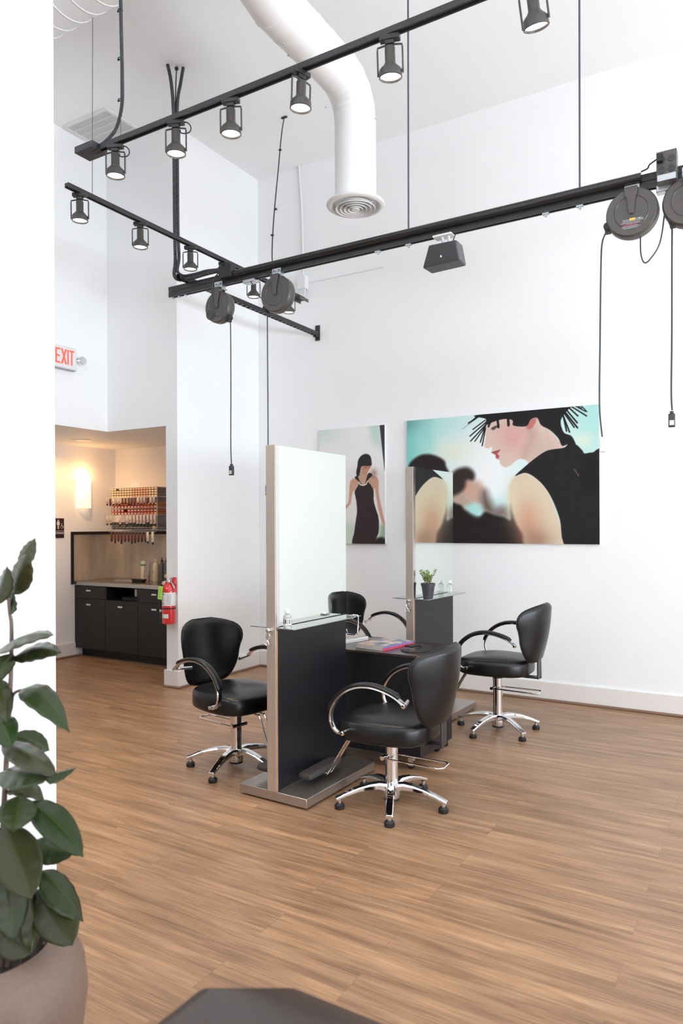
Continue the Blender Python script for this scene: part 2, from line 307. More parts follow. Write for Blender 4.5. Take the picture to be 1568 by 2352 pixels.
# ------------------------------------------------------------------ chairs
def sup(a,p): c=math.cos(a); return math.copysign(abs(c)**p,c)
def make_chair(label,loc,yaw,phase,dz,fr_=0):
    t=thing('styling_chair',label,'salon chair',group='black salon chairs on chrome star bases')
    z=lambda v:v+dz
    n=40; rr=[]
    for sc,zz in ((.55,.386),(.93,.388),(.985,.397),(1.0,.415),(1.0,.465),(.985,.485),(.95,.499),(.88,.508),(.7,.517),(.45,.522),(.2,.524)):
        ring=[]
        for j in range(n):
            an=2*math.pi*j/n; x=sup(an,.56)*.262; y=sup(an-math.pi/2,.56)*(.248-.028*max(0,-x/.26))
            cz=-.012*max(0,x/.26)**2*(1 if zz>.45 else 0)
            ring.append((x*sc+.005,y*sc,z(zz)+cz))
        rr.append(ring)
    MB().rings(rr).build('seat',LEA,t,ang=80)
    # backrest, a curved shell that narrows towards the seat
    W=[(0,.06),(.02,.105),(.07,.162),(.18,.196),(.35,.222),(.55,.232),(.72,.256),(.85,.250),(.93,.222),(.975,.16),(1,.08)]
    def wv(tt):
        for (a0,b0),(a1,b1) in zip(W,W[1:]):
            if tt<=a1: return b0+(b1-b0)*(tt-a0)/(a1-a0)
        return W[-1][1]
    rr=[]; zb,zt=.487,.918; edge=[]
    for tt in (0,.012,.03,.06,.1,.16,.22,.3,.4,.5,.6,.68,.76,.82,.87,.91,.94,.965,.98,.992,1):
        w_=wv(tt); th=.034*min(1,(.25+ (min(tt,1-tt)/.06)**.5*.75)) if min(tt,1-tt)<.06 else .034
        cx_=-.290-.080*tt+.02*math.sin(tt*math.pi)*-1; zz=zb+(zt-zb)*tt; ring=[]
        for j in range(32):
            an=2*math.pi*j/32; y=sup(an,.8)*w_; x=math.sin(an)*th*(1.0 if math.sin(an)>0 else .9)
            wing=.108*(abs(y)/.226)**2*(.3+.7*min(1,tt/.6)*(2-min(1,tt/.6)))
            ring.append((cx_+x+wing,y,z(zz)-.01*(abs(y)/.2)**2))
        rr.append(ring); edge.append((cx_+.108*(w_/.226)**2*(.3+.7*min(1,tt/.6)*(2-min(1,tt/.6)))+.004,w_,z(zz)-.01*(w_/.2)**2))
    bk=MB().rings(rr).build('backrest',LEA,t,ang=80)
    MB().tube([(x,y+.001,zz) for x,y,zz in edge]+[(x,-y-.001,zz) for x,y,zz in edge[::-1]],.0035,6,closed=True).build('piping',LEA,bk)
    b=MB()
    b.box(-.06,.06,-.06,.06,z(.366),z(.389)); b.box(-.318,.05,-.035,.035,z(.366),z(.378)); b.box(-.318,-.306,-.035,.035,z(.366),z(.60))
    b.build('seat_bracket',BLK,t,bevel=.003)
    P=[(-.230,.641),(-.179,.676),(-.112,.700),(-.036,.712),(.042,.704),(.108,.676),(.162,.631),(.198,.573),(.206,.521),(.190,.476),(.160,.452),(.128,.453)]
    for sd in (-1,1):
        yy=sd*.305
        fr=MB()
        pts=spline([(x,yy,z(q)) for x,q in P],4); rings=[]
        for i,p in enumerate(pts):
            tg=(pts[min(i+1,len(pts)-1)]-pts[max(i-1,0)]).normalized(); nn=Vector((-tg.z,0,tg.x)); wd=.017; hh=.0065
            rings.append([p+Vector((0,sy*wd,0))*k1+nn*hh*k2 for sy,k1,k2 in ((1,1,-.6),(1,1,.6),(1,.7,1),(-1,.7,1),(-1,1,.6),(-1,1,-.6),(-1,.7,-1),(1,.7,-1))])
        fr.rings(rings)
        fr.tube([(-.228,yy,z(.640)),(-.195,sd*.2,z(.636))],.011,10); fr.tube([(.13,yy,z(.453)),(.13,sd*.235,z(.453))],.011,10)
        fr.lathe([(.008,sd*.322),(.012,sd*.320)],(.13,0,z(.453)),axis='y',n=12); fr.lathe([(.008,sd*.322),(.012,sd*.320)],(-.228,0,z(.640)),axis='y',n=12)
        af=fr.build('armrest',CHR,t,ang=50)
        pp=pts[3:30]; rings=[]
        for i,p in enumerate(pp):
            tg=(pp[min(i+1,len(pp)-1)]-pp[max(i-1,0)]).normalized(); nn=Vector((-tg.z,0,tg.x)); e=min(1,min(i,len(pp)-1-i)/2+.45)
            if nn.z<-.2 or (nn.x<0 and tg.z<0 and False): nn=-nn
            c=p+nn*.013
            rings.append([c+Vector((0,math.cos(q)*.0245*e**.5,0))+nn*math.sin(q)*.0115*e for q in [2*math.pi*k/14 for k in range(14)]])
        MB().rings(rings).build('arm_pad',LEA,af,ang=80)
    ct=.340+dz
    c=MB(); c.lathe([(.044,.040),(.046,.05),(.046,.1),(.037,.118),(.0355,.13),(.0355,ct-.012),(.038,ct-.010),(.038,ct),(.030,ct+.004)],n=32)
    cc=c.build('column',CHR,t)
    MB().lathe([(.022,ct),(.022,z(.368))],n=20).build('piston',BLK,t)
    MB().lathe([(.042,.028),(.044,.041)],n=24).build('hub_cap',BLK,cc)
    lz=ct-.075
    MB().tube([(.03,.046,lz),(-.02,.052,lz),(-.30,.055,lz-.004),(-.325,.035,lz-.002),(-.325,-.035,lz+.002),(-.30,-.055,lz),(-.02,-.052,lz),(.03,-.046,lz)],.0055,8).lathe([(.0,-.062),(.012,-.061),(.012,.061),(0,.062)],(.03,0,lz),axis='y',n=12).build('pump_lever',CHR,t)
    for k in range(5):
        an=phase+k*2*math.pi/5; ca,sa=math.cos(an),math.sin(an); rings=[]
        for r_,zz,w_,h_ in ((.030,.100,.030,.022),(.075,.112,.026,.018),(.13,.110,.024,.015),(.19,.100,.022,.012),(.25,.082,.021,.010),(.295,.064,.020,.009),(.318,.056,.019,.008)):
            q=[]
            for sy,sz in ((-1,-1),(1,-1),(1,.3),(.72,1),(-.72,1),(-1,.3)): q.append((ca*r_-sa*sy*w_,sa*r_+ca*sy*w_,zz+sz*h_))
            rings.append(q)
        lg=MB().rings(rings).build('base_leg',CHR,t,ang=30,bevel=.002)
        MB().lathe([(.012,.028),(.012,.052)],(ca*.296,sa*.296,0),n=12).build('foot_stem',ALU,lg)
        MB().lathe([(.026,0),(.0275,.003),(.0275,.022),(.021,.026),(.018,.031)],(ca*.296,sa*.296,0),n=20).build('foot_glide',RUB,lg)
    f=MB()
    for sy in (-.022,.022): f.tube(spline([(.12,sy,z(.372)),(.22,sy,z(.366)),(.255,sy,z(.345)),(.395-fr_,sy,.125+dz*.6),(.415-fr_,sy,.108+dz*.6),(.44-fr_,sy,.106+dz*.6),(.465-fr_,sy*.8,.115+dz*.6)],4),.0065,8)
    ft=f.build('footrest',CHR,t)
    MB().box(.425-fr_,.515-fr_,-.17,.17,.100+dz*.6,.138+dz*.6).build('foot_pad',RUBG,ft,bevel=.016,seg=3)
    t.location=loc; t.rotation_euler=(0,0,yaw); return t
make_chair('black salon chair in front of the nearest mirror station, its back to the viewer',(-1.812,3.559,0),R(180),R(6.5)-R(180),0)
make_chair('black salon chair on the far right, seen side-on against the white picture wall',(-1.770,5.244,0),R(180),R(36)-R(180),.058)
make_chair('black salon chair on the left, facing the nearer mirror station beside the pillar',(-2.957,3.607,0),R(-10),R(-151+72+10),.008,.05)
make_chair('black salon chair partly hidden behind the mirror stations, its arm over the trolley',(-2.985,5.47,0),R(-6),R(20),.04)
# ------------------------------------------------------------------ trolley and what lies on it
t=thing('salon_trolley','long low dark brown trolley on casters between the two mirror stations','trolley',(-2.4,4.34,0))
x0,x1,y0,y1=-2.93,-1.885,4.078,4.60
b=MB().box(x0+.004,x1-.004,y0+.004,y1-.004,.088,.716).build('cabinet_body',LAM,t)
MB().box(x0,x1,y0,y1,.7165,.732).build('top',LAMT,t,bevel=.0015)
MB().box(x1-.003,x1+.0005,y0,y1,.7168,.7335).build('edge_trim',ALU,t)
MB().box(x1-.004,x1+.008,y0+.004,y1-.004,.090,.713).build('door',LAM,t,bevel=.0015)
for cx_ in (x0+.08,x1-.07):
    for cy_ in (y0+.06,y1-.06):
        c=MB().box(cx_-.03,cx_+.03,cy_-.03,cy_+.03,.082,.088).lathe([(.012,.055),(.016,.082)],(cx_,cy_,0),n=12).box(cx_-.026,cx_+.008,cy_-.017,cy_-.013,.022,.075).box(cx_-.026,cx_+.008,cy_+.013,cy_+.017,.022,.075).build('caster',CHR,t)
        MB().lathe([(0,-.011),(.022,-.011),(.0265,-.006),(.0265,.006),(.022,.011),(0,.011)],(cx_-.012,cy_,.0265),axis='y',n=20).build('wheel',RUB,c)
def cover_mat(name,cs):
    m=mat(name,cs[0],.25); nt=m.node_tree; N=nt.nodes.new; L=nt.links.new; tc=N('ShaderNodeTexCoord'); nz=N('ShaderNodeTexNoise'); nz.inputs['Scale'].default_value=9; nz.inputs['Detail'].default_value=3
    L(tc.outputs['Object'],nz.inputs['Vector']); r=N('ShaderNodeValToRGB'); r.color_ramp.elements[0].position=.33; r.color_ramp.elements[0].color=(*cs[0],1); r.color_ramp.elements[1].position=.68; r.color_ramp.elements[1].color=(*cs[-1],1)
    for i,c in enumerate(cs[1:-1]): e=r.color_ramp.elements.new(.4+.28*(i)/max(1,len(cs)-2)); e.color=(*c,1)
    L(nz.outputs['Fac'],r.inputs[0]); L(r.outputs[0],nt.nodes['Principled BSDF'].inputs['Base Color']); return m
def magazine(name,label,loc,rz,sx,sy,h,cov,spine,group,letters=False):
    t=thing(name,label,'magazine',(0,0,0),group=group)
    MB().box(-sx/2+.002,sx/2-.003,-sy/2+.002,sy/2-.002,.0012,h-.0012).build('pages',LABW,t)
    MB().box(-sx/2,sx/2,-sy/2,sy/2,h-.0012,h).box(-sx/2,sx/2,-sy/2,sy/2,0,.0012).build('cover',cov,t)
    MB().box(sx/2-.002,sx/2,-sy/2,sy/2,0,h).build('spine',spine,t)
    if letters:
        tw=MB()
        for i in range(9):
            yy=-.115+i*.022
            tw.box(sx/2-.060,sx/2-.030,yy,yy+.003,h,h+.0004)
            if i%3!=1: tw.box(sx/2-.060,sx/2-.056,yy,yy+.014,h,h+.0004)
            if i%2: tw.box(sx/2-.047,sx/2-.043,yy,yy+.014,h,h+.0004)
            else: tw.box(sx/2-.060,sx/2-.030,yy+.011,yy+.014,h,h+.0004)
        tw.build('masthead',WHP,t)
    t.location=loc; t.rotation_euler=(0,0,rz); return t
PUR=mat('purple_spine',(.22,.19,.50),.35,noise=(90,.6)); REDS=mat('red_spine',(.72,.05,.10),.35,noise=(90,.4)); BRN=mat('brown_band',(.10,.05,.03),.4,noise=(20,.3))
CV1=cover_mat('fashion_cover',((.36,.18,.12),(.62,.42,.30),(.16,.20,.26),(.05,.04,.035))); CV2=cover_mat('grey_cover',((.16,.14,.13),(.3,.28,.26),(.45,.42,.4)))
G='magazines lying on the trolley'
magazine('magazine','thick magazine with a red spine, at the bottom of the pair on the trolley',(-2.255,4.335,.732),R(-10),.235,.35,.012,CV2,REDS,G)
magazine('magazine','magazine with brown cover and purple spine, topmost of the pair on the trolley',(-2.257,4.335,.744),R(-9),.232,.345,.011,CV1,PUR,G,True)
magazine('magazine','thick grey magazine lying alone near the mirror panel on the trolley',(-2.63,4.36,.732),R(-14),.26,.32,.028,CV2,LABW,G)
def horseshoe(c,rz,a,b,w_,z0,z1):
    out=[];inn=[]
    for k in range(25):
        an=R(-155+310*k/24); out.append((a*math.cos(an),b*math.sin(an))); inn.append(((a-w_)*math.cos(an)*.98,(b-w_)*math.sin(an)*.96))
    vs=[]; cr,sr=math.cos(rz),math.sin(rz)
    for zz in (z0,z1):
        for p in out+inn: vs.append((c[0]+p[0]*cr-p[1]*sr,c[1]+p[0]*sr+p[1]*cr,zz))
    n=25; fs=[]
    for k in range(n-1):
        fs+= [(k,k+1,n+k+1,n+k),(2*n+k,3*n+k,3*n+k+1,2*n+k+1),(k,2*n+k,2*n+k+1,k+1),(n+k,n+k+1,3*n+k+1,3*n+k)]
    fs+= [(0,n,3*n,2*n),(n-1,3*n-1,4*n-1,2*n-1)]
    return MB().add(vs,fs)
o=horseshoe((-2.02,4.33),R(15),.10,.17,.062,.7325,.7375).build('neck_tray',RUB,None,bevel=.0015)
tag(o,'flat black horseshoe-shaped neck tray lying at the right end of the trolley top','neck tray')
# ------------------------------------------------------------------ bottles and plant on the glass shelves
def spray_bottle(label,loc,printed):
    t=thing('clear_bottle',label,'bottle',(0,0,0),group='clear bottles on the glass shelves')
    MB().lathe([(0,0),(.021,0),(.0235,.003),(.0235,.062),(.021,.070),(.012,.078),(.0105,.083),(0,.083)],n=24).build('body',CLR,t)
    MB().lathe([(.0125,.082),(.0130,.084),(.0130,.103),(.0115,.106),(0,.106)],n=20).build('cap',WHP,t)
    if printed:
        MB().lathe([(.0238,.018),(.0238,.054)],n=28,cap=False).build('label_band',LABW,t)
        p=MB()
        for k in range(14):
            a0=k*2*math.pi/14; r_=.0241; x,y=r_*math.cos(a0),r_*math.sin(a0); d=.0016+.0014*(k%3)
            p.add([(x-d*math.sin(a0),y+d*math.cos(a0),.022+.004*(k%2)),(x+d*math.sin(a0),y-d*math.cos(a0),.022+.004*(k%2)),(x+d*math.sin(a0),y-d*math.cos(a0),.050),(x-d*math.sin(a0),y+d*math.cos(a0),.050)],[(0,1,2,3)])
        p.build('print',TXT,t)
    t.location=loc; return t
spray_bottle('small clear bottle with printed label on the nearer station\'s glass shelf',(-2.315,3.275,.980),True)
spray_bottle('small clear unlabelled bottle at the far end of the farther station\'s shelf',(-2.31,5.63,.980),False)
t=thing('potted_succulent','small straggly green plant in a black plastic pot on the farther mirror shelf','potted plant',(-2.29,5.135,.980))
MB().lathe([(0,0),(.037,0),(.052,.098),(.0555,.098),(.0575,.118),(.0535,.118),(.050,.100),(0,.098)],(-2.29,5.135,.980),n=32).build('pot',BLKP,t)
st=MB(); lf=MB(); random.seed(3)
for k in range(15):
    a_=random.uniform(0,6.28); l_=random.uniform(.06,.13); bx=-2.29+random.uniform(-.02,.02); by=5.135+random.uniform(-.02,.02)
    ex=max(-2.338,bx+math.cos(a_)*random.uniform(.02,.06)); ey=by+math.sin(a_)*random.uniform(.02,.075)-.012; ez=1.08+l_
    pp=spline([(bx,by,1.075),((bx*.6+ex*.4),(by*.6+ey*.4),1.08+l_*.5),(ex,ey,ez)],4); st.tube(pp,.0028,6)
    for q in pp[3:]:
        for j in range(4):
            b_=random.uniform(0,6.28); d=Vector((math.cos(b_),math.sin(b_),random.uniform(.1,.9))).normalized(); s_=d.cross(Vector((0,0,1))).normalized(); l2=random.uniform(.014,.024)
            lf.add([q,q+d*l2*.5+s_*l2*.28,q+d*l2,q+d*l2*.5-s_*l2*.28,q+d*l2*.5+Vector((0,0,.003)),q+d*l2*.5-Vector((0,0,.003))],[(0,1,4),(1,2,4),(2,3,4),(3,0,4),(1,0,5),(2,1,5),(3,2,5),(0,3,5)])
st.build('stems',mat('succulent_stem',(.42,.30,.20),.6,noise=(40,.3)),t); lf.build('leaves',mat('succulent_leaf',(.22,.36,.07),.4,noise=(60,.45)),t)
# ------------------------------------------------------------------ pictures
def catmull(P,n=5):
    k=len(P); out=[]
    for i in range(k):
        p0,p1,p2,p3=[np.array(P[(i+j)%k],float) for j in (-1,0,1,2)]
        for q in range(n):
            t_=q/n; out.append(.5*((2*p1)+(p2-p0)*t_+(2*p0-5*p1+4*p2-p3)*t_*t_+(3*p1-p0-3*p2+p3)*t_**3))
    return np.array(out)
class Canvas:
    def __init__(s,w_,h_,nx):
        s.W,s.H=w_,h_; s.nx=nx; s.ny=int(nx*h_/w_); u=(np.arange(s.nx+1))/s.nx; v=(np.arange(s.ny+1))/s.ny
        s.U,s.V=np.meshgrid(u,v); s.c=np.ones((s.ny+1,s.nx+1,3))
    def mask(s,poly,blur,smooth=True):
        P=catmull(poly) if smooth else np.array(poly,float); X,Y=s.U*s.W,s.V*s.H; P=P*np.array([s.W,s.H])
        ins=np.zeros(X.shape,bool); D=np.full(X.shape,1e9)
        for i in range(len(P)):
            x1,y1=P[i-1]; x2,y2=P[i]
            if abs(y2-y1)>1e-12:
                ins^=((Y<y1)!=(Y<y2))&(X<(x2-x1)*(Y-y1)/(y2-y1)+x1)
            dx,dy=x2-x1,y2-y1; L2=dx*dx+dy*dy+1e-12; t_=np.clip(((X-x1)*dx+(Y-y1)*dy)/L2,0,1); D=np.minimum(D,(X-x1-t_*dx)**2+(Y-y1-t_*dy)**2)
        D=np.sqrt(D); sd=np.where(ins,D,-D); m=np.clip(sd/blur*.5+.5,0,1); return m*m*(3-2*m)
    def fill(s,poly,col,blur=.003,a_=1,smooth=True,noise=0):
        m=s.mask(poly,blur,smooth)[...,None]*a_; c=np.array(col)[None,None]
        if noise: c=c*(1+noise*(np.random.RandomState(1).rand(*s.U.shape)[...,None]-.5))
        s.c=s.c*(1-m)+c*m
    def blob(s,u,v,ru,rv,col,a_=1):
        m=(np.exp(-(((s.U-u)/ru)**2+((s.V-v)/rv)**2))*a_)[...,None]; s.c=s.c*(1-m)+np.array(col)[None,None]*m
    def line(s,p,q,w_,col,w1=None):
        p=np.array(p)*[s.W,s.H]; q=np.array(q)*[s.W,s.H]; X,Y=s.U*s.W,s.V*s.H; d=q-p; t_=np.clip(((X-p[0])*d[0]+(Y-p[1])*d[1])/(d@d),0,1)
        D=np.hypot(X-p[0]-t_*d[0],Y-p[1]-t_*d[1]); m=np.clip((w_/2-D)/.003+.5,0,1)[...,None]; s.c=s.c*(1-m)+np.array(col)*m
    def build(s,name,label,x0,z0,y,th):
        t=thing(name,label,'picture',(x0+s.W/2,YW,z0))
        MB().box(x0,x0+s.W,y+.0008,YW-.001,z0,z0+s.H).build('mounting_board',WHP,t)
        X=(x0+s.U*s.W)-(x0+s.W/2); Z=s.V*s.H; n=(s.nx+1)*(s.ny+1); co=np.stack([X.ravel(),np.full(n,y-YW),Z.ravel()],1)
        i=np.arange(s.nx*s.ny); r=i//s.nx; c_=i%s.nx; a0=r*(s.nx+1)+c_; F=np.stack([a0,a0+1,a0+s.nx+2,a0+s.nx+1],1)
        me=bpy.data.meshes.new(name); me.from_pydata(co.tolist(),[],F.tolist()); ca=me.color_attributes.new('print','FLOAT_COLOR','POINT')
        lin=np.clip(s.c,0,1); lin=np.where(lin<=.04045,lin/12.92,((lin+.055)/1.055)**2.4)
        ca.data.foreach_set('color',np.concatenate([lin.reshape(-1,3),np.ones((n,1))],1).ravel().astype(np.float32))
        m=bpy.data.materials.new('photo_print'); m.use_nodes=True; at=m.node_tree.nodes.new('ShaderNodeAttribute'); at.attribute_name='print'; b=m.node_tree.nodes['Principled BSDF']; b.inputs['Roughness'].default_value=.55
        b.inputs['Specular IOR Level'].default_value=.25
        m.node_tree.links.new(at.outputs['Color'],b.inputs['Base Color']); me.materials.append(m)
        o=bpy.data.objects.new('print',me); COL.objects.link(o); o.parent=t; return t
def rgb(*c): return [x/255 for x in c]
BIG={'hairL':[(0.007,0.622),(0.02,0.658),(0.043,0.687),(0.083,0.714),(0.131,0.716),(0.178,0.694),(0.217,0.655),(0.227,0.607),(0.242,0.558),(0.229,0.487),(0.073,0.471),(0.007,0.548)],
'bodyL':[(-0.001,0.549),(0.22,0.536),(0.295,0.247),(0.294,-0.025),(-0.018,-0.03)],
'manhair':[(0.245,0.439),(0.256,0.534),(0.275,0.574),(0.309,0.594),(0.346,0.595),(0.374,0.567),(0.385,0.526),(0.374,0.491),(0.341,0.491),(0.329,0.435),(0.304,0.398),(0.262,0.379)],
'manface':[(0.325,0.482),(0.345,0.505),(0.378,0.491),(0.41,0.478),(0.428,0.43),(0.42,0.373),(0.424,0.326),(0.402,0.301),(0.369,0.31),(0.345,0.34),(0.304,0.365),(0.27,0.378),(0.296,0.413)],
'manneck':[(0.262,0.391),(0.304,0.401),(0.361,0.34),(0.369,0.281),(0.328,0.247),(0.262,0.296)],
'collar':[(0.328,0.282),(0.369,0.31),(0.41,0.301),(0.419,0.256),(0.409,0.216),(0.377,0.222)],
'collar2':[(0.245,0.379),(0.266,0.367),(0.274,0.319),(0.245,0.296)],
'crowd':[(0.228,0.296),(0.295,0.306),(0.336,0.264),(0.401,0.216),(0.442,0.244),(0.489,0.218),(0.54,0.202),(0.571,0.185),(0.571,0.287),(0.598,0.309),(0.687,-0.018),(0.227,-0.026)],
'head3':[(0.416,0.373),(0.428,0.413),(0.446,0.406),(0.462,0.348),(0.481,0.29),(0.489,0.232),(0.45,0.233),(0.422,0.28)],
'head4':[(0.481,0.244),(0.505,0.28),(0.536,0.288),(0.559,0.267),(0.565,0.196),(0.489,0.203)],
'face':[(0.45,0.91),(0.445,0.858),(0.442,0.801),(0.437,0.766),(0.441,0.74),(0.46,0.734),(0.476,0.744),(0.475,0.714),(0.483,0.7),(0.5,0.691),(0.495,0.675),(0.5,0.648),(0.515,0.639),(0.52,0.61),(0.534,0.588),(0.552,0.582),(0.579,0.601),(0.602,0.628),(0.625,0.64),(0.652,0.627),(0.668,0.603),(0.704,0.646),(0.741,0.685),(0.777,0.697),(0.836,0.705),(0.81,0.764),(0.778,0.823),(0.741,0.877),(0.705,0.953),(0.569,0.993),(0.483,0.958)],
'cheek':[(0.538,0.871),(0.592,0.888),(0.645,0.848),(0.644,0.769),(0.607,0.716),(0.561,0.732),(0.53,0.792)],
'neckshade':[(0.652,0.87),(0.69,0.877),(0.704,0.797),(0.674,0.71),(0.644,0.646),(0.633,0.692),(0.66,0.779)],
'lips':[(0.473,0.701),(0.49,0.706),(0.52,0.717),(0.512,0.7),(0.503,0.689),(0.515,0.673),(0.511,0.649),(0.497,0.657),(0.495,0.68),(0.482,0.691)],
'eye':[(0.472,0.885),(0.491,0.902),(0.516,0.906),(0.5,0.887),(0.485,0.872)],
'ear':[(0.654,0.87),(0.658,0.909),(0.679,0.932),(0.703,0.94),(0.699,0.904),(0.682,0.867),(0.667,0.859)],
'cap':[(0.404,1.002),(0.871,1.042),(0.861,0.988),(0.837,0.948),(0.821,0.895),(0.836,0.817),(0.87,0.789),(0.887,0.746),(0.89,0.717),(0.863,0.732),(0.828,0.719),(0.81,0.775),(0.77,0.84),(0.727,0.882),(0.706,0.94),(0.675,0.929),(0.652,0.883),(0.588,0.895),(0.584,0.934),(0.546,0.95),(0.491,0.938),(0.445,0.916),(0.444,0.963)],
'dress':[(0.836,0.705),(0.777,0.697),(0.741,0.682),(0.689,0.631),(0.644,0.578),(0.595,0.513),(0.644,0.533),(0.689,0.502),(0.74,0.427),(0.78,0.326),(0.815,0.182),(0.847,-0.021),(1.013,-0.018),(1.015,0.627),(0.967,0.658),(0.933,0.655),(0.922,0.678),(0.895,0.721),(0.863,0.737)],
'arm':[(0.594,0.511),(0.636,0.536),(0.681,0.513),(0.725,0.456),(0.762,0.382),(0.794,0.259),(0.819,0.138),(0.847,-0.021),(0.659,-0.024),(0.631,0.077),(0.601,0.15),(0.578,0.253),(0.567,0.356),(0.569,0.447)]}
STRANDS=[((0.448,0.939),(0.359,0.838),9),
((0.447,0.922),(0.363,0.799),9),
((0.445,0.91),(0.385,0.795),8),
((0.443,0.893),(0.425,0.758),9),
((0.439,0.894),(0.415,0.786),9),
((0.412,0.99),(0.351,0.941),10),
((0.404,0.997),(0.363,0.949),7),
((0.44,0.952),(0.375,0.889),8),
((0.404,0.979),(0.318,0.898),2),
((0.507,0.944),(0.511,0.891),16),
((0.561,0.948),(0.563,0.9),18),
((0.471,0.948),(0.459,0.903),14),
((0.864,1.01),(0.942,0.924),9),
((0.885,1.007),(0.937,0.957),7),
((0.913,1.009),(0.944,0.954),7),
((0.857,1.0),(0.902,0.929),10),
((0.843,0.991),(0.899,0.88),10),
((0.837,0.975),(0.9,0.844),11),
((0.837,0.959),(0.885,0.848),9),
((0.834,0.937),(0.863,0.816),10),
((0.832,0.948),(0.849,0.824),10),
((0.899,1.007),(0.92,0.981),7)]
SMALL={'green':[(0.78,1.004),(0.923,1.006),(0.984,0.798),(0.96,0.78),(0.863,0.831),(0.814,0.871)],
'dark':[(0.923,1.016),(1.026,1.011),(1.023,0.592),(0.996,0.616)],
'greenB':[(0.371,0.176),(0.55,0.151),(0.528,-0.016),(0.142,-0.019),(0.143,0.079)],
'greenC':[(0.943,0.155),(1.02,0.155),(1.019,-0.013),(0.906,-0.013),(0.922,0.057)],
'rarm':[(0.476,0.511),(0.498,0.546),(0.553,0.562),(0.616,0.532),(0.603,0.503),(0.552,0.457),(0.527,0.452),(0.505,0.4),(0.484,0.343),(0.41,0.296),(0.319,0.243),(0.32,0.272),(0.406,0.329),(0.458,0.367)],
'larm':[(0.729,0.524),(0.816,0.579),(0.877,0.568),(0.909,0.53),(0.909,0.455),(0.923,0.38),(0.956,0.295),(0.988,0.202),(1.012,0.15),(0.98,0.16),(0.944,0.202),(0.9,0.305),(0.872,0.399),(0.848,0.47),(0.827,0.452),(0.762,0.505)],
'chest':[(0.603,0.532),(0.646,0.621),(0.721,0.595),(0.779,0.599),(0.778,0.514),(0.678,0.478)],
'hair':[(0.616,0.581),(0.587,0.582),(0.577,0.616),(0.594,0.665),(0.605,0.713),(0.639,0.745),(0.681,0.762),(0.726,0.766),(0.768,0.757),(0.795,0.735),(0.806,0.701),(0.796,0.664),(0.663,0.663),(0.639,0.621)],
'face':[(0.646,0.669),(0.663,0.675),(0.73,0.678),(0.792,0.678),(0.796,0.655),(0.763,0.623),(0.737,0.595),(0.708,0.585),(0.671,0.599),(0.65,0.626)],
'fshade':[(0.696,0.662),(0.783,0.664),(0.771,0.651),(0.705,0.643)],
'dress':[(0.553,0.566),(0.594,0.583),(0.622,0.546),(0.654,0.512),(0.679,0.499),(0.708,0.511),(0.737,0.571),(0.771,0.603),(0.82,0.583),(0.749,0.538),(0.795,0.499),(0.835,0.451),(0.836,0.371),(0.867,0.296),(0.899,0.239),(0.911,0.183),(0.906,0.099),(0.869,0.043),(0.869,-0.014),(0.528,-0.016),(0.543,0.103),(0.567,0.204),(0.585,0.275),(0.577,0.356),(0.556,0.423),(0.554,0.452),(0.616,0.522)],
'mess':[(0.865,0.043),(0.955,0.057),(1.019,0.034),(1.019,-0.013),(0.857,-0.014)]}
NECK=[(0.616, 0.527), (0.637, 0.505), (0.683, 0.499), (0.724, 0.508), (0.745, 0.533)]
c=Canvas(1.797,1.188,450)
c.c[:]=rgb(214,238,236)
c.blob(.0,.75,.10,.9,rgb(120,205,195),.9); c.blob(.12,.9,.05,.35,rgb(150,220,212),.8); c.blob(.28,.72,.12,.10,rgb(236,236,210),.8); c.blob(.0,1.0,.12,.10,rgb(90,150,140),.8)
c.blob(.2,.95,.16,.1,rgb(175,228,222),.6); c.blob(.45,.55,.16,.35,rgb(255,255,255),.95); c.blob(.97,.9,.1,.4,rgb(170,224,218),.8); c.blob(.93,.75,.05,.06,rgb(240,240,215),.6); c.blob(.5,.3,.1,.06,rgb(180,232,228),.6)
K=rgb(30,27,27)
c.fill(BIG['hairL'],rgb(40,32,32),.02); c.fill(BIG['bodyL'],K,.015)
c.fill(BIG['collar2'],rgb(150,235,225),.03); c.fill(BIG['manface'],rgb(205,170,150),.05); c.blob(.335,.455,.03,.035,rgb(222,150,130),.7); c.fill(BIG['manneck'],rgb(190,165,145),.04); c.fill(BIG['manhair'],rgb(52,42,38),.03)
c.fill(BIG['head3'],rgb(110,88,78),.06); c.fill(BIG['head4'],rgb(120,100,100),.05,.9); c.fill(BIG['crowd'],rgb(34,26,25),.02); c.fill(BIG['collar'],rgb(178,232,226),.04)
c.fill(BIG['arm'],rgb(222,204,178),.022); c.blob(.66,.17,.07,.16,rgb(205,150,120),.75); c.blob(.70,.02,.08,.10,rgb(150,105,88),.7); c.blob(.575,.33,.035,.14,rgb(226,214,180),.6)
c.fill(BIG['face'],rgb(222,196,182),.006); 
def inner(poly,col,blur,a_,clip): 
    m=(c.mask(BIG[clip],.006)*c.mask(poly,blur)*a_)[...,None]; c.c=c.c*(1-m)+np.array(col)*m
inner(BIG['cheek'],rgb(214,120,122),.14,.42,'face'); inner(BIG['neckshade'],rgb(176,140,128),.06,.5,'face'); inner([(.63,.62),(.70,.60),(.78,.64),(.80,.74),(.72,.8),(.66,.72)],rgb(190,160,145),.1,.4,'face')
c.fill(BIG['eye'],rgb(75,52,48),.008,.9); c.fill(BIG['lips'],rgb(176,80,84),.006,smooth=False); c.line(BIG['lips'][0],BIG['lips'][2],.004,rgb(70,22,26)); c.fill(BIG['ear'],rgb(196,120,112),.010)
c.fill(BIG['dress'],K,.004,noise=.35); c.fill(BIG['cap'],rgb(28,26,27),.004)
c.fill([(.92,.60),(.955,.615),(1.02,.58),(1.02,.40),(.92,.40)],rgb(24,22,23),.01)
for (p,q),w_ in [((a,b),w_) for a,b,w_ in STRANDS]: c.line(p,q,w_*.0014,K)
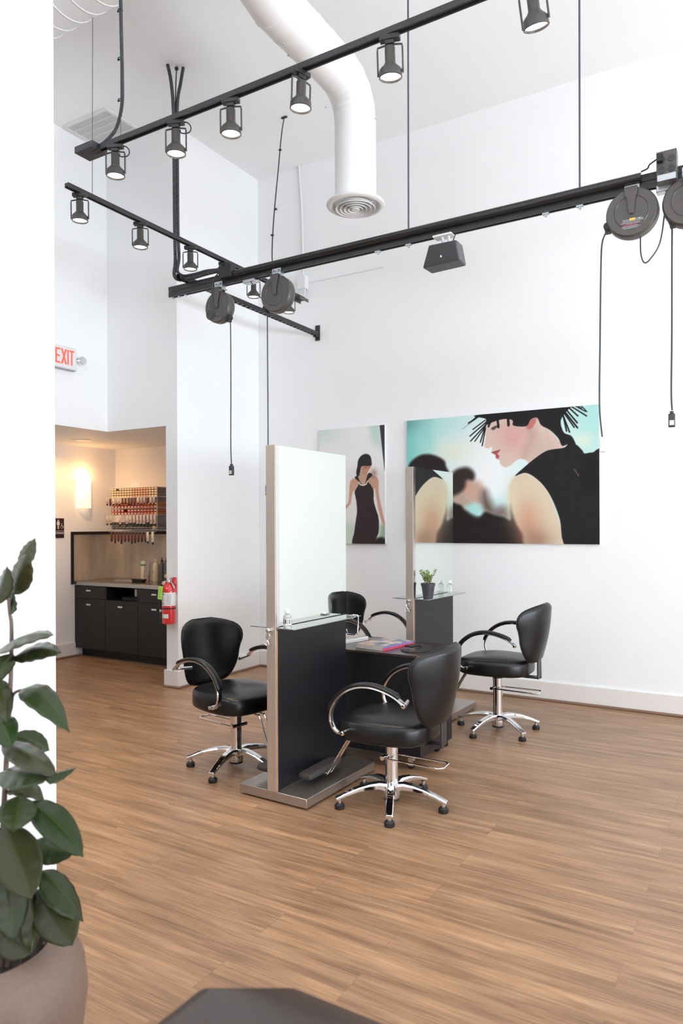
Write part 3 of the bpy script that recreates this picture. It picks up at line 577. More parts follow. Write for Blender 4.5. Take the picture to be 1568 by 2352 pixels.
c.line((.885,.545),(.905,.495),.006,rgb(120,112,105))
c.build('fashion_picture','wide photo print of a woman in profile with a spiky black headpiece',-3.0365,1.381,6.325,.02)
c=Canvas(.770,1.185,300)
c.c[:]=rgb(240,236,234)
c.blob(-.05,1.0,.35,.12,rgb(190,214,200),.7); c.blob(.0,.1,.45,.2,rgb(222,214,218),.5); c.fill(SMALL['greenB'],rgb(205,216,200),.06)
g=np.clip((s_:=c.V)-.55,0,1)*1.6; m=(c.mask(SMALL['green'],.05)*np.clip(g,0,1))[...,None]; c.c=c.c*(1-m)+np.array(rgb(176,212,196))*m
c.fill(SMALL['dark'],rgb(62,58,60),.006,smooth=False); c.fill(SMALL['greenC'],rgb(150,180,150),.04)
c.fill(SMALL['mess'],rgb(40,38,36),.02)
for k in ('rarm','larm','chest'): c.fill(SMALL[k],rgb(205,160,136),.008)
c.blob(.84,.60,.05,.035,rgb(140,95,75),.6)
c.fill([(a+.018,b) for a,b in SMALL['larm']],rgb(226,190,168),.03,.45) if False else None
c.fill(SMALL['face'],rgb(196,144,120),.008); c.fill(SMALL['fshade'],rgb(120,76,62),.02,.55); c.fill(SMALL['dress'],rgb(52,42,42),.004,noise=.6); c.fill(SMALL['hair'],rgb(42,40,40),.006)
for p,q in zip(NECK,NECK[1:]): c.line(p,q,.012,rgb(235,228,218))
c.build('fashion_picture','narrow photo print of a woman standing in a long dark halter dress',-4.0526,1.365,6.325,.02)
# ------------------------------------------------------------------ rails and lamps under the ceiling
YR=4.4
t=thing('equipment_rail','heavy black double strut rail with black conduit pipe, carrying reels and speaker','ceiling rail',(-1.6,YR,3.45))
def channel(m,x0,x1,y0,y1,z0,z1,ax='x'):
    w_=.004
    if ax=='x':
        m.box(x0,x1,y0,y0+w_,z0,z1).box(x0,x1,y1-w_,y1,z0,z1).box(x0,x1,y0+w_,y1-w_,z1-w_,z1).box(x0,x1,y0+w_,y0+.012,z0,z0+w_).box(x0,x1,y1-.012,y1-w_,z0,z0+w_)
    else:
        m.box(x0,x0+w_,y0,y1,z0,z1).box(x1-w_,x1,y0,y1,z0,z1).box(x0+w_,x1-w_,y0,y1,z1-w_,z1)
    return m
channel(MB(),-4.29,.9,YR-.021,YR+.021,3.456,3.496).build('lower_channel',BLK,t,smooth=False)
channel(MB(),-4.29,.9,YR-.021,YR+.021,3.500,3.540).build('upper_channel',BLK,t,smooth=False)
MB().tube([(-3.57,YR-.046,3.515),(-2.3,YR-.046,3.515),(-1.3,YR-.048,3.515),(-.62,YR-.046,3.518)],.0235,20).build('conduit_pipe',mat('gloss_black_pipe',(.02,.02,.02),.22,noise=(20,.2)),t)
for x in (-2.095,-.968,-1.17,-2.33): MB().box(x-.02,x+.02,YR-.012,YR+.012,3.446,3.456).lathe([(.008,3.432),(.008,3.446)],(x,YR,0),n=6).build('bolt_plate',GALV,t)
for x in (-4.26,-4.12,-4.19): MB().lathe([(.011,3.444),(.011,3.456)],(x,YR,0),n=8).build('bolt',GALV,t)
c=MB(); 
c.box(-3.70,-3.575,YR-.08,YR-.022,3.49,3.585); c.build('junction_box',BLK,t,bevel=.003)
for x,yb,nm in ((-2.095,YR,'left'),(-.968,YR,'right')):
    o=MB().tube([(x,yb,3.54),(x+.004,yb,ZC)],.006,8).build('suspension_rod',mat('rod_steel',(.10,.10,.12),.4,.5,noise=(40,.2)),None)
    tag(o,'thin dark rod holding the %s part of the heavy rail'%('middle' if nm=='left' else 'right'),'rod','rods holding the heavy rail')
# cross strut bolted to the wall
t=thing('cross_strut','black slotted strut running from over the heavy rail to the wall bracket','strut',(-4.085,5.3,3.56))
m=channel(MB(),-4.106,-4.064,4.28,YW-.012,3.545,3.586,'y')
for k in range(32):
    y=4.33+k*.062; m.box(-4.102,-4.068,y,y+.030,3.545,3.549)
m.build('channel',BLK,t,smooth=False)
MB().box(-4.112,-4.058,YW-.010,YW,3.50,3.66).box(-4.106,-4.064,YW-.06,YW-.010,3.532,3.545).build('wall_bracket',BLK,t)
# lighting tracks
def lens_lamp(label,group,loc,rz,tilt,cord=False):
    t=thing('track_spotlight',label,'spotlight',(0,0,0),group=group)
    MB().box(-.045,.045,-.017,.017,-.022,0).box(-.02,.02,-.013,.013,-.040,-.022).build('track_adapter',BLK,t,bevel=.002)
    T=Matrix.Translation((0,0,-.048))@Matrix.Rotation(tilt,4,'X')
    m=MB()
    m.lathe([(0,0),(.020,-.001),(.023,-.006),(.023,-.066),(.030,-.078),(.044,-.092),(.050,-.100),(.051,-.128),(.047,-.130),(.045,-.122),(.045,-.118)],n=28,cap=False); m.xf(T); hd=m.build('lamp_head',LMP,t,ang=40)
    y=MB(); y.tube([(0,.0,-.040+.048),(.028,0,.006),(.054,0,.002),(.056,0,-.01),(.056,0,-.115)],.0042,6); y.tube([(0,.0,.008),(-.028,0,.006),(-.054,0,.002),(-.056,0,-.01),(-.056,0,-.115)],.0042,6)
    y.box(-.054,-.044,-.004,.004,-.108,-.100).box(.044,.054,-.004,.004,-.108,-.100); y.xf(T); y.build('yoke',LMP,t)
    l=MB(); l.lathe([(0,-.1200),(.0462,-.1195)],n=28,cap=False); l.xf(T); l.build('lens',EMW,t)
    if cord:
        k=MB(); k.tube(spline([(.0,.01,-.03),(.05,.0,-.012),(.078,.0,-.03),(.082,0,-.055),(.066,0,-.07),(.03,0,-.068),(.024,0,-.05)],5),.0032,6); k.build('lamp_cord',BLK,t)
    ld=bpy.data.lights.new('lamp_beam','SPOT'); ld.energy=70; ld.color=(1,.83,.66); ld.spot_size=R(75); ld.spot_blend=.8; ld.shadow_soft_size=.04
    lo=bpy.data.objects.new('lamp_beam',ld); COL.objects.link(lo); lo.parent=t; lo.matrix_local=T@Matrix.Translation((0,0,-.135))
    t.location=loc; t.rotation_euler=(0,0,rz); return t
YU=2.80; ZT=3.70
t=thing('lighting_track','long black lighting track crossing the top of the view, nearest the viewer','lighting track',(-1.8,YU,ZT))
MB().box(-3.32,.3,YU-.018,YU+.018,ZT,ZT+.02).box(-3.32,.3,YU-.018,YU-.010,ZT-.008,ZT).box(-3.32,.3,YU+.010,YU+.018,ZT-.008,ZT).build('track',BLK,t,smooth=False)
MB().box(-3.42,-3.27,YU-.055,YU+.055,ZT-.006,ZT+.032).build('feed_box',BLKP,t,bevel=.003)
G='spotlights on the near lighting track'
for i,(x,tl,rz,lb,cd_) in enumerate(((-3.144,.02,.4,'black track spotlight hanging right beside the feed box',True),(-2.685,.02,.4,'black track spotlight in front of the bundled black conduits',True),(-2.313,.03,.3,'black track spotlight third from the feed box of the near track',False),
   (-1.886,.05,1.3,'black track spotlight in front of the white duct on the near track',False),(-1.42,.12,.25,'black track spotlight right of the white duct, near the middle hanging rod',False),(-.796,.30,-.2,'large lit spotlight cut off by the top edge of the photo',False))):
    lens_lamp(lb,G,(x,YU,ZT-.008),rz,tl,cd_)
XT=-3.80; ZB=3.70
t=thing('lighting_track','black lighting track crossing the room behind the heavy rail','lighting track',(XT,4.3,ZB))
MB().box(XT-.018,XT+.018,2.99,5.66,ZB,ZB+.02).box(XT-.018,XT-.010,2.99,5.66,ZB-.008,ZB).box(XT+.010,XT+.018,2.99,5.66,ZB-.008,ZB).build('track',BLK,t,smooth=False)
channel(MB(),XT-.045,XT+.045,5.54,5.68,ZB-.03,ZB-.001,'y').build('end_plate',GREYP,t)
G='spotlights on the far lighting track'
for y,lb in ((3.09,'small lit spotlight at the near left end of the far track'),(3.605,'small lit spotlight second from the left end of the far track'),(4.113,'small lit spotlight left of the rail junction box on the far track'),
   (4.51,'small spotlight half hidden behind the junction box of the heavy rail'),(4.894,'small lit spotlight just below the heavy rail between two cord reels'),(5.42,'small spotlight mostly hidden behind the second cord reel')):
    lens_lamp(lb,G,(XT,y,ZB-.008),R(31),.02)
WIRE=mat('thin_wire',(.16,.15,.17),.4,.6,noise=(40,.2))
for nm,p0,p1,r_,lb in (('x',(XT,3.19,ZB+.02),(XT,3.2,5.02),.0022,'hair-thin wire holding the left end of the far lighting track'),('x',(-3.10,YU,ZT+.02),(-3.1,YU+.006,ZC),.0022,'hair-thin wire holding the near lighting track beside the feed box')):
    o=MB().tube([p0,p1],r_,6).build('suspension_wire',WIRE,None); tag(o,lb,'wire','thin wires holding the tracks')
o=MB().tube(spline([(-3.80,5.20,ZB+.02),(-3.805,5.17,3.95),(-3.815,5.21,4.3),(-3.85,5.33,4.8),(-3.88,5.43,5.2),(-3.897,5.499,ZC)],5),.0055,8)
for q in ((-3.81,5.185,4.15),(-3.835,5.27,4.42),(-3.868,5.39,5.02)): o.box(q[0]-.012,q[0]+.012,q[1]-.012,q[1]+.006,q[2]-.006,q[2]+.006)
o.box(-3.93,-3.87,5.49,5.51,ZC-.012,ZC-.001)
tag(o.build('suspension_cable',BLK,None),'black tied cable dropping from the ceiling to the far track behind the rail','cable')
# flexible conduits
def flex(pts,r_,n=10,pitch=.010,ridge=.0016):
    P=spline(pts,n); L=[0]
    for a_,b_ in zip(P,P[1:]): L.append(L[-1]+(b_-a_).length)
    N=int(L[-1]/pitch*2); out=[];rs=[]; j=0
    for k in range(N+1):
        d=L[-1]*k/N
        while j<len(L)-2 and L[j+1]<d: j+=1
        f=(d-L[j])/max(1e-9,L[j+1]-L[j]); out.append(P[j].lerp(P[j+1],f)); rs.append(r_+(ridge if k%2 else -ridge))
    return MB().tube(out,rs,8)
t=thing('conduit_drop','bundle of ribbed black flexible conduits dropping from the ceiling to the rail end','conduit',(-4.24,4.40,ZC))
flex([(-4.285,4.375,ZC),(-4.262,4.39,5.25),(-4.245,4.40,5.0),(-4.24,4.40,4.5),(-4.232,4.395,4.0),(-4.222,4.39,3.75),(-4.205,4.36,3.62),(-4.13,4.345,3.565),(-4.0,4.345,3.555),(-3.85,4.345,3.56),(-3.74,4.345,3.56),(-3.70,4.345,3.55)],.014,10,.014,.002).build('flexible_conduit',BLKP,t)
flex([(-4.200,4.47,ZC),(-4.212,4.45,5.25),(-4.225,4.425,5.05),(-4.222,4.42,4.5),(-4.214,4.415,4.0),(-4.20,4.41,3.78),(-4.19,4.38,3.66),(-4.12,4.37,3.60),(-4.0,4.36,3.585),(-3.85,4.355,3.585),(-3.70,4.36,3.57)],.013,10,.014,.002).build('flexible_conduit',BLKP,t)
MB().tube(spline([(-4.235,4.43,ZC),(-4.238,4.42,5.2),(-4.235,4.41,4.9)],5),.005,6).box(-4.25,-4.225,4.42,4.44,ZC-.03,ZC-.01).build('cable',BLK,t)
t=thing('conduit_drop','single ribbed black conduit curving down from the ceiling to the feed box','conduit',(-3.10,YU,ZC))
flex([(-3.125,YU,ZC),(-3.10,YU,4.8),(-3.095,YU,4.4),(-3.086,YU,4.05),(-3.090,YU,3.90),(-3.13,YU,3.79),(-3.19,YU,3.745),(-3.24,YU,3.728),(-3.28,YU,3.718)],.0095,10,.009,.0013).build('flexible_conduit',BLKP,t)
for z_ in (4.43,4.16,3.93): MB().tube([(-3.10+math.cos(a_)*.013,YU+math.sin(a_)*.013,z_) for a_ in [i*math.pi/4 for i in range(8)]],.0025,5,closed=True).box(-3.122,-3.108,YU-.003,YU+.003,z_-.004,z_+.004).build('cable_tie',BLK,t)
# cord reels
def reel(label,x,zc,r_,outdir,cordpts,plug,lead,bz,frontlabel=False,wp=False):
    t=thing('cord_reel',label,'cord reel',(x,YR,zc),group='retractable cord reels under the heavy rail')
    y=YR-.01; w_=.042
    m=MB(); m.lathe([(0,-w_+.004),(r_*.62,-w_+.003),(r_*.64,-w_),(r_*.67,-w_+.003),(r_*.93,-w_+.002),(r_*.985,-w_+.012),(r_,-w_+.022),(r_,-.004),(r_*.975,-.002),(r_*.975,.002),(r_,.004),(r_,w_-.022),(r_*.985,w_-.012),(r_*.93,w_),(0,w_)],(x,y,zc),axis='y',n=56)
    dr=m.build('drum',GREYP,t,ang=30)
    b=MB()
    b.prism([(x-.034,bz-.02),(x+.034,bz-.02),(x+.034,zc+r_*.72),(x+.022,zc+r_*.5),(x+.014,zc-.012),(x-.014,zc-.012),(x-.022,zc+r_*.5),(x-.034,zc+r_*.72)],'y',y-w_-.010,y-w_-.006)
    b.box(x-.034,x+.034,y-w_-.010,y+w_+.006,bz-.024,bz-.019)
    b.box(x-.014,x+.014,y+w_+.002,y+w_+.006,zc-.02,bz-.02)
    b.lathe([(0,-.012),(.010,-.011),(.012,-.006)],(x,y-w_,zc),axis='y',n=12)
    b.build('hanger_arm',GREYP,t,bevel=.001)
    g=MB(); g.box(x-.040,x+.040,YR-.030,YR-.026,bz-.028,bz+.032).box(x-.040,x+.040,YR-.030,YR+.035,bz+.004,bz+.008).box(x+.028,x+.034,YR-.028,YR+.02,bz-.03,bz+.004)
    for s_ in (-1,1): g.box(x+s_*.022-.006,x+s_*.022+.006,YR-.032,YR-.030,bz+.012,bz+.018,1)
    g.build('mount_bracket',[GALV,BLK],t)
    ox,oz=outdir; c=MB(); c.lathe([(0,-.026),(.022,-.025),(.024,0),(.022,.025),(0,.026)],(ox,y,oz),axis='y',n=16).box(ox-.014,ox+.014,y-.02,y+.02,oz-.035,oz); c.build('cord_guide',RUB,t)
    cm=MB().tube(spline(cordpts,6),.0048,8); cc=cm.build('cord',BLKP,t)
    if plug:
        px,py,pz=plug; q=MB(); q.box(px-.017,px+.017,py-.014,py+.014,pz-.045,pz+.03).box(px-.010,px+.010,py-.010,py+.010,pz+.03,pz+.045)
        q.build('socket_end',(LABW if wp else BLKP),t,bevel=.004)
        if not wp: MB().box(px-.010,px+.013,py-.0155,py-.0145,pz-.035,pz-.008).build('socket_face',LABW,t)
    if lead: MB().tube(spline(lead,6),.004,8).build('power_lead',BLKP,t)
    if frontlabel:
        l=MB(); yy=y-w_+.0015
        random.seed(5)
        for k in range(9):
            zz=zc-.045-.0062*k; a_=-.075+random.uniform(0,.02)+(.02 if k in(4,8) else 0); e=.045+random.uniform(-.02,.03)
            l.box(x+a_*.8,x+e*.9,yy-.0015,yy,zz,zz+.0028,1 if (k==5) else 0)
        l.box(x-.010,x+.020,yy-.002,yy-.001,zc-.052,zc-.038,2); l.box(x+.038,x+.048,yy-.002,yy-.001,zc-.052,zc-.042,0)
        l.build('warning_print',[TXG,REDS,mat('yellow_print',(.75,.5,.08),.5,noise=(30,.1))],t)
    return t
reel('cord reel nearest the left end of the heavy rail, its lead looping up in front',-3.744,3.285,.125,(-3.655,3.195),[(-3.652,YR,3.18),(-3.645,YR,3.10),(-3.645,YR,2.6),(-3.648,YR,2.2),(-3.642,YR,2.03)],(-3.642,YR,1.995),
     [(-3.69,YR-.085,3.53),(-3.755,YR-.075,3.49),(-3.775,YR-.07,3.36),(-3.765,YR-.065,3.27),(-3.80,YR-.06,3.19),(-3.84,YR-.06,3.22),(-3.83,YR-.06,3.28)],3.455)
reel('grey cord reel second from the left end of the heavy rail',-3.177,3.292,.138,(-3.283,3.205),[(-3.285,YR,3.18),(-3.285,YR,3.0),(-3.283,YR,2.4),(-3.285,YR,1.86)],(-3.285,YR,1.83),
     [(-3.42,YR-.03,3.43),(-3.38,YR-.04,3.38),(-3.33,YR-.04,3.30),(-3.29,YR-.03,3.26)],3.455)
reel('black cord reel with warning print, hanging under the right part of the rail',-.672,3.332,.142,(-.806,3.285),[(-.812,YR,3.272),(-.842,YR,3.20),(-.85,YR,3.0),(-.856,YR,2.6),(-.86,YR,2.25),(-.845,YR,2.06)],(-.843,YR,2.02),
     [(-.632,YR,3.20),(-.630,YR,3.10),(-.612,YR,3.045),(-.58,YR,3.06),(-.53,YR,3.14),(-.505,YR,3.30),(-.492,YR,3.44)],3.490,True,True)
reel('black cord reel cut off by the right edge of the photo',-.372,3.332,.142,(-.462,3.245),[(-.466,YR,3.235),(-.468,YR,3.0),(-.470,YR,2.6),(-.474,YR,2.3),(-.470,YR,2.19)],(-.472,YR,2.14),[(-.43,YR,3.24),(-.41,YR,3.20),(-.37,YR,3.17)],3.490)
t=thing('outlet_box','black four-way power outlet box on top of the rail\'s right part','outlet box',(-.48,YR,3.57))
MB().box(-.535,-.432,YR-.095,YR-.024,3.445,3.610).build('box',GREYP,t,bevel=.003)
f=MB()
for i in range(2):
    for j in range(2):
        cx_,cz_=-.508+i*.05,3.507+j*.055; f.lathe([(.019,-.003),(.019,.0)],(cx_,YR-.096,cz_),axis='y',n=20)
        for q in (-.006,.006): f.box(cx_+q-.0014,cx_+q+.0014,YR-.1005,YR-.099,cz_-.002,cz_+.008,1)
f.build('socket',[BLKP,RUB],t); MB().box(-.53,-.437,YR-.096,YR-.090,3.447,3.480).build('conduit_clamp',GALV,t); MB().box(-.530,-.500,YR-.13,YR-.098,3.545,3.585).tube(spline([(-.53,YR-.11,3.565),(-.57,YR-.09,3.555),(-.585,YR-.06,3.55),(-.62,YR-.05,3.545)],4),.004,6).build('plug',RUB,t)
t=thing('junction_box','small galvanised box under the rail between the two right-hand reels','junction box',(-.49,YR,3.44))
MB().box(-.545,-.435,YR-.03,YR+.03,3.418,3.4555).build('box',GALV,t,bevel=.004); MB().lathe([(.006,3.37),(.010,3.395),(.008,3.418)],(-.492,YR,0),n=10).build('cable_gland',LABW,t)
t=thing('junction_box','small galvanised plate box under the rail between the two left-hand reels','junction box',(-3.45,YR,3.44))
MB().box(-3.50,-3.39,YR-.03,YR+.03,3.428,3.4555).build('box',GALV,t,bevel=.004)
# speaker
t=thing('loudspeaker','dark grey wedge-shaped speaker hanging on a white bracket under the rail','speaker',(-1.82,YR,3.3))
def quadbox(F,B): return MB().add(F+B,[(0,1,2,3),(7,6,5,4),(0,4,5,1),(1,5,6,2),(2,6,7,3),(3,7,4,0)])
F=[(-1.996,4.40,3.273),(-1.724,4.40,3.277),(-1.734,4.36,3.400),(-1.933,4.36,3.403)]
B=[(-1.985,4.535,3.272),(-1.728,4.525,3.276),(-1.728,4.455,3.395),(-1.905,4.455,3.398)]
quadbox(F,B).build('cabinet',DGR2,t,bevel=.012,seg=3)
def lerp(a,b,k): return tuple(a[i]+(b[i]-a[i])*k for i in range(3))
cen=lerp(lerp(F[0],F[2],.5),lerp(F[1],F[3],.5),.5); n_=Vector((0,-.95,-.31)).normalized()*.004
g=[Vector(lerp(cen,p,.93))+n_ for p in F]; g2=[v-n_*3 for v in g]
quadbox([tuple(v) for v in g],[tuple(v) for v in g2]).build('front_grille',DGR,t,bevel=.004)
MB().box(-1.853,-1.845,4.370,4.378,3.310,3.322).build('badge',WHP,t)
b=MB(); b.box(-1.90,-1.77,YR-.045,YR+.035,3.444,3.455); b.tube([(-1.845,YR-.02,3.445),(-1.84,YR+.03,3.37)],.011,8,flat=((1,0,0),.6)); b.tube([(-1.80,YR-.02,3.445),(-1.805,YR+.03,3.37)],.011,8,flat=((1,0,0),.6)); b.lathe([(0,-1.86),(.014,-1.86),(.014,-1.79),(0,-1.79)],(0,YR+.02,3.395),axis='x',n=12)
b.build('bracket',WHP,t); MB().tube(spline([(-1.75,YR-.01,3.455),(-1.78,YR+.01,3.41),(-1.81,YR+.05,3.385)],4),.0035,6).build('speaker_wire',BLK,t)
# ------------------------------------------------------------------ ducts
t=thing('air_duct','round white duct dropping from the ceiling trunk to a round ceiling diffuser','air duct',(-2.525,4.43,4.6))
def ductmesh(pts,r_,seams,n=40):
    return MB().tube(pts,r_,n)
dx,dy,dr=-2.525,4.432,.147
m=MB(); m.tube([(dx,dy,3.84),(dx,dy,4.42)],dr,44)
prev=(dx,dy,4.42)
elb=[]
for k in range(0,5):
    a_=k*math.pi/2/4; rr_=.24; elb.append((dx,dy-rr_+rr_*math.cos(a_),4.42+rr_*math.sin(a_)))
pts=[(dx,dy,4.42)]+elb[1:]+[(dx,3.46,4.66),(dx,3.32,4.70),(dx,3.22,4.79),(dx,3.17,4.90)]
P=[Vector(p) for p in pts]; rings=[]
for i,p in enumerate(P):
    T_=((P[min(i+1,len(P)-1)]-P[i]).normalized()+(P[i]-P[max(i-1,0)]).normalized()).normalized() if 0<i<len(P)-1 else ((P[1]-P[0]) if i==0 else (P[-1]-P[-2])).normalized()
    X_=Vector((1,0,0)); Y_=T_.cross(X_).normalized(); co=1
    if 0<i<len(P)-1:
        co=1/max(.5,(P[i]-P[i-1]).normalized().dot(T_))
    rings.append([p+X_*dr*math.cos(q)+Y_*dr*co*math.sin(q) for q in [2*math.pi*k/44 for k in range(44)]])
# each gore gets its own ring pair, so joints stay crisp
for i in range(len(rings)-1): m.rings([rings[i],rings[i+1]],cap=False)
m.build('duct_run',DUCTW,t,ang=20)
sm=MB()
for p in (3.62,3.78,3.94): sm.tube([(dx+math.cos(q)*dr,p,4.66+math.sin(q)*dr) for q in [2*math.pi*k/40 for k in range(40)]],.0035,6,closed=True)
for k in (1,2,3,4,5,6,7): sm.tube([r_ for r_ in rings[k]],.003,6,closed=True)
sm.build('seam',DUCTW,t)
sc_=MB()
for p in ((dx-.10,3.75,4.555),(dx-.03,3.60,4.517),(dx-.10,4.2,4.45)): sc_.lathe([(0,0),(.006,.003),(.008,.008)],(p[0],p[1],p[2]-.012),n=8)
sc_.build('screws',GALV,t)
d=MB(); zb=3.835
d.lathe([(.147,zb+.01),(.205,zb+.004),(.21,zb-.002),(.205,zb-.010),(.180,zb-.020),(.172,zb-.018),(.165,zb-.005),(.150,zb+.02)],(dx,dy,0),n=56,cap=False)
df=d.build('diffuser',DUCTW,t,ang=50)
for i,(r1,r0) in enumerate(((.142,.118),(.112,.090),(.083,.062),(.054,.036))):
    MB().lathe([(r1,zb-.030-.002*i),(r1-.002,zb-.033-.002*i),(r0,zb-.008),(r0+.003,zb-.006)],(dx,dy,0),n=48,cap=False).build('diffuser_ring',DUCTW,df,solid=.002)
MB().lathe([(0,zb-.042),(.026,zb-.040),(.031,zb-.030),(0,zb-.02)],(dx,dy,0),n=32).box(dx-.14,dx+.14,dy-.003,dy+.003,zb-.012,zb-.006).build('diffuser_core',DUCTW,df)
MB().lathe([(.0,zb+.06),(.146,zb+.06)],(dx,dy,0),n=32,cap=False).build('inner_throat',BLK,df)
o=MB().tube([(-2.60,3.87,4.79),(-2.60,3.87,ZC)],.004,6).build('suspension_rod',WIRE,None); tag(o,'thin rod holding the white duct, above its sloping part','rod')
t=thing('air_duct','large white spiral trunk duct in the top left corner under the ceiling','air duct',(-3.6,3.08,5.08))
TY,TZ,TR=3.085,5.06,.205
m=MB(); m.tube([(-5.80,TY,TZ),(-1.6,TY,TZ)],TR,48); m.build('trunk',DUCTW,t,ang=30)
hx=MB(); pts=[]
n_t=28; pitch=.145
for k in range(n_t*28):
    a_=2*math.pi*k/28; pts.append((-5.75+pitch*k/28,TY+TR*math.cos(a_),TZ+TR*math.sin(a_)))
hx.tube(pts,.0055,6); hx.build('spiral_seam',DUCTW,t)
# ceiling return grille
t=thing('return_grille','rectangular white louvred return grille in the ceiling corner','air grille',(-5.53,4.75,ZC))
gx0,gx1,gy0,gy1=-5.80,-5.20,4.52,5.0
m=MB(); z0=ZC-.014
m.box(gx0,gx1,gy0,gy0+.03,z0,ZC-.001).box(gx0,gx1,gy1-.03,gy1,z0,ZC-.001).box(gx0,gx0+.03,gy0+.03,gy1-.03,z0,ZC-.001).box(gx1-.03,gx1,gy0+.03,gy1-.03,z0,ZC-.001); m.build('frame',WHP,t)
m=MB()
for k in range(42):
    x=gx0+.036+k*(gx1-gx0-.07)/41.5; m.box(x,x+.0055,gy0+.03,gy1-.03,z0+.003,z0+.0045)
m.build('slats',WHP,t)
m=MB()
for k in range(1,5): y=gy0+.03+k*(gy1-gy0-.06)/5; m.box(gx0+.03,gx1-.03,y-.003,y+.003,z0+.001,z0+.006)
m.build('cross_bars',WHP,t); MB().box(gx0+.03,gx1-.03,gy0+.03,gy1-.03,ZC-.003,ZC-.001).build('backing',TXG,t)
# white conduit with box on the picture wall
t=thing('wall_conduit','thin white conduit down the corner of the picture wall to a white wall box','conduit',(-4.28,YW-.02,4.3))
MB().tube(spline([(-4.303,YW-.02,ZC),(-4.285,YW-.02,5.15),(-4.27,YW-.02,4.95),(-4.262,YW-.02,4.7),(-4.258,YW-.02,4.45),(-4.256,YW-.02,4.2)],5),.0105,12).build('pipe',WHP,t)
MB().box(-4.30,-4.20,YW-.07,YW,4.06,4.20).build('wall_box',WHP,t,bevel=.004)
k=MB()
for i in range(4): x=-4.285+i*.022; k.tube([(x,YW-.045,4.06),(x+.004,YW-.047,4.03),(x+.022-.006*i,YW-.05,3.97)],[.009,.009,.003],8)
k.build('cable_glands',WHP,t)
MB().box(-4.20,-3.3,YW-.008,YW-.0005,4.125,4.133).build('raceway',WHP,t)
LEAVES=[
((-1.673,1.166,1.449),(-1.674,1.189,1.486),(-1.671,1.214,1.518),(0.023,0.002,-0.013)),
((-1.658,1.141,1.377),(-1.632,1.138,1.431),(-1.599,1.141,1.485),(0.040,0.001,-0.012)),
((-1.669,1.099,1.356),(-1.637,1.095,1.408),(-1.606,1.090,1.454),(0.033,-0.003,-0.009)),
((-1.686,1.147,1.323),(-1.701,1.155,1.355),(-1.717,1.163,1.402),(0.037,-0.013,0.001)),
((-1.720,1.127,1.219),(-1.583,1.121,1.279),(-1.458,1.109,1.289),(0.029,-0.041,-0.011)),
((-1.676,1.153,1.211),(-1.595,1.160,1.241),(-1.511,1.170,1.234),(0.022,-0.034,-0.018)),
((-1.674,1.143,1.224),(-1.650,1.104,1.201),(-1.632,1.062,1.157),(0.002,-0.034,0.009)),
((-1.660,1.162,1.129),(-1.583,1.168,1.122),(-1.497,1.178,1.036),(0.017,-0.048,-0.010)),
((-1.728,1.180,0.996),(-1.694,1.218,0.976),(-1.670,1.250,0.945),(0.008,-0.030,-0.020)),
((-1.709,1.122,1.159),(-1.664,1.113,1.121),(-1.629,1.099,1.061),(0.002,-0.034,-0.004)),
((-1.681,1.091,1.069),(-1.618,1.083,1.058),(-1.566,1.068,1.015),(-0.002,-0.036,-0.013)),
((-1.686,1.124,0.992),(-1.556,1.103,0.995),(-1.418,1.086,0.973),(0.008,-0.030,-0.016)),
((-1.668,1.100,0.927),(-1.555,1.097,0.952),(-1.449,1.091,0.958),(0.030,-0.052,-0.012)),
((-1.702,1.149,0.863),(-1.653,1.166,0.884),(-1.602,1.185,0.842),(0.019,-0.035,-0.006)),
((-1.651,1.226,0.884),(-1.638,1.263,0.887),(-1.624,1.300,0.889),(0.017,-0.025,-0.007)),
((-1.622,1.127,0.873),(-1.590,1.100,0.849),(-1.563,1.069,0.816),(-0.024,-0.038,0.007)),
((-1.654,1.108,0.798),(-1.561,1.082,0.743),(-1.471,1.054,0.684),(-0.022,-0.048,-0.016)),
((-1.626,1.159,0.846),(-1.510,1.153,0.818),(-1.400,1.143,0.762),(-0.001,-0.036,-0.019)),
((-1.667,1.193,0.718),(-1.611,1.215,0.706),(-1.550,1.240,0.702),(0.011,-0.028,-0.022)),
((-1.628,1.193,0.654),(-1.556,1.201,0.617),(-1.486,1.208,0.554),(0.018,-0.047,-0.007)),
((-1.622,1.173,0.616),(-1.532,1.169,0.573),(-1.457,1.156,0.530),(-0.016,-0.044,-0.024)),
((-1.631,1.098,0.695),(-1.595,1.085,0.619),(-1.565,1.068,0.559),(-0.014,-0.043,-0.003)),
((-1.618,1.153,0.621),(-1.584,1.138,0.560),(-1.563,1.115,0.499),(-0.002,-0.036,-0.000)),
((-1.660,1.104,0.527),(-1.604,1.102,0.519),(-1.544,1.104,0.509),(0.005,-0.032,-0.016)),
((-1.696,1.118,0.783),(-1.706,1.083,0.728),(-1.720,1.045,0.642),(-0.013,-0.043,0.017)),
((-1.690,1.121,1.072),(-1.714,1.078,1.068),(-1.746,1.029,0.999),(0.001,-0.034,0.023)),
((-1.713,1.131,1.292),(-1.742,1.084,1.307),(-1.765,1.041,1.256),(0.007,-0.031,0.025)),
((-1.697,1.117,0.616),(-1.735,1.077,0.591),(-1.777,1.034,0.522),(-0.004,-0.038,0.027)),
]
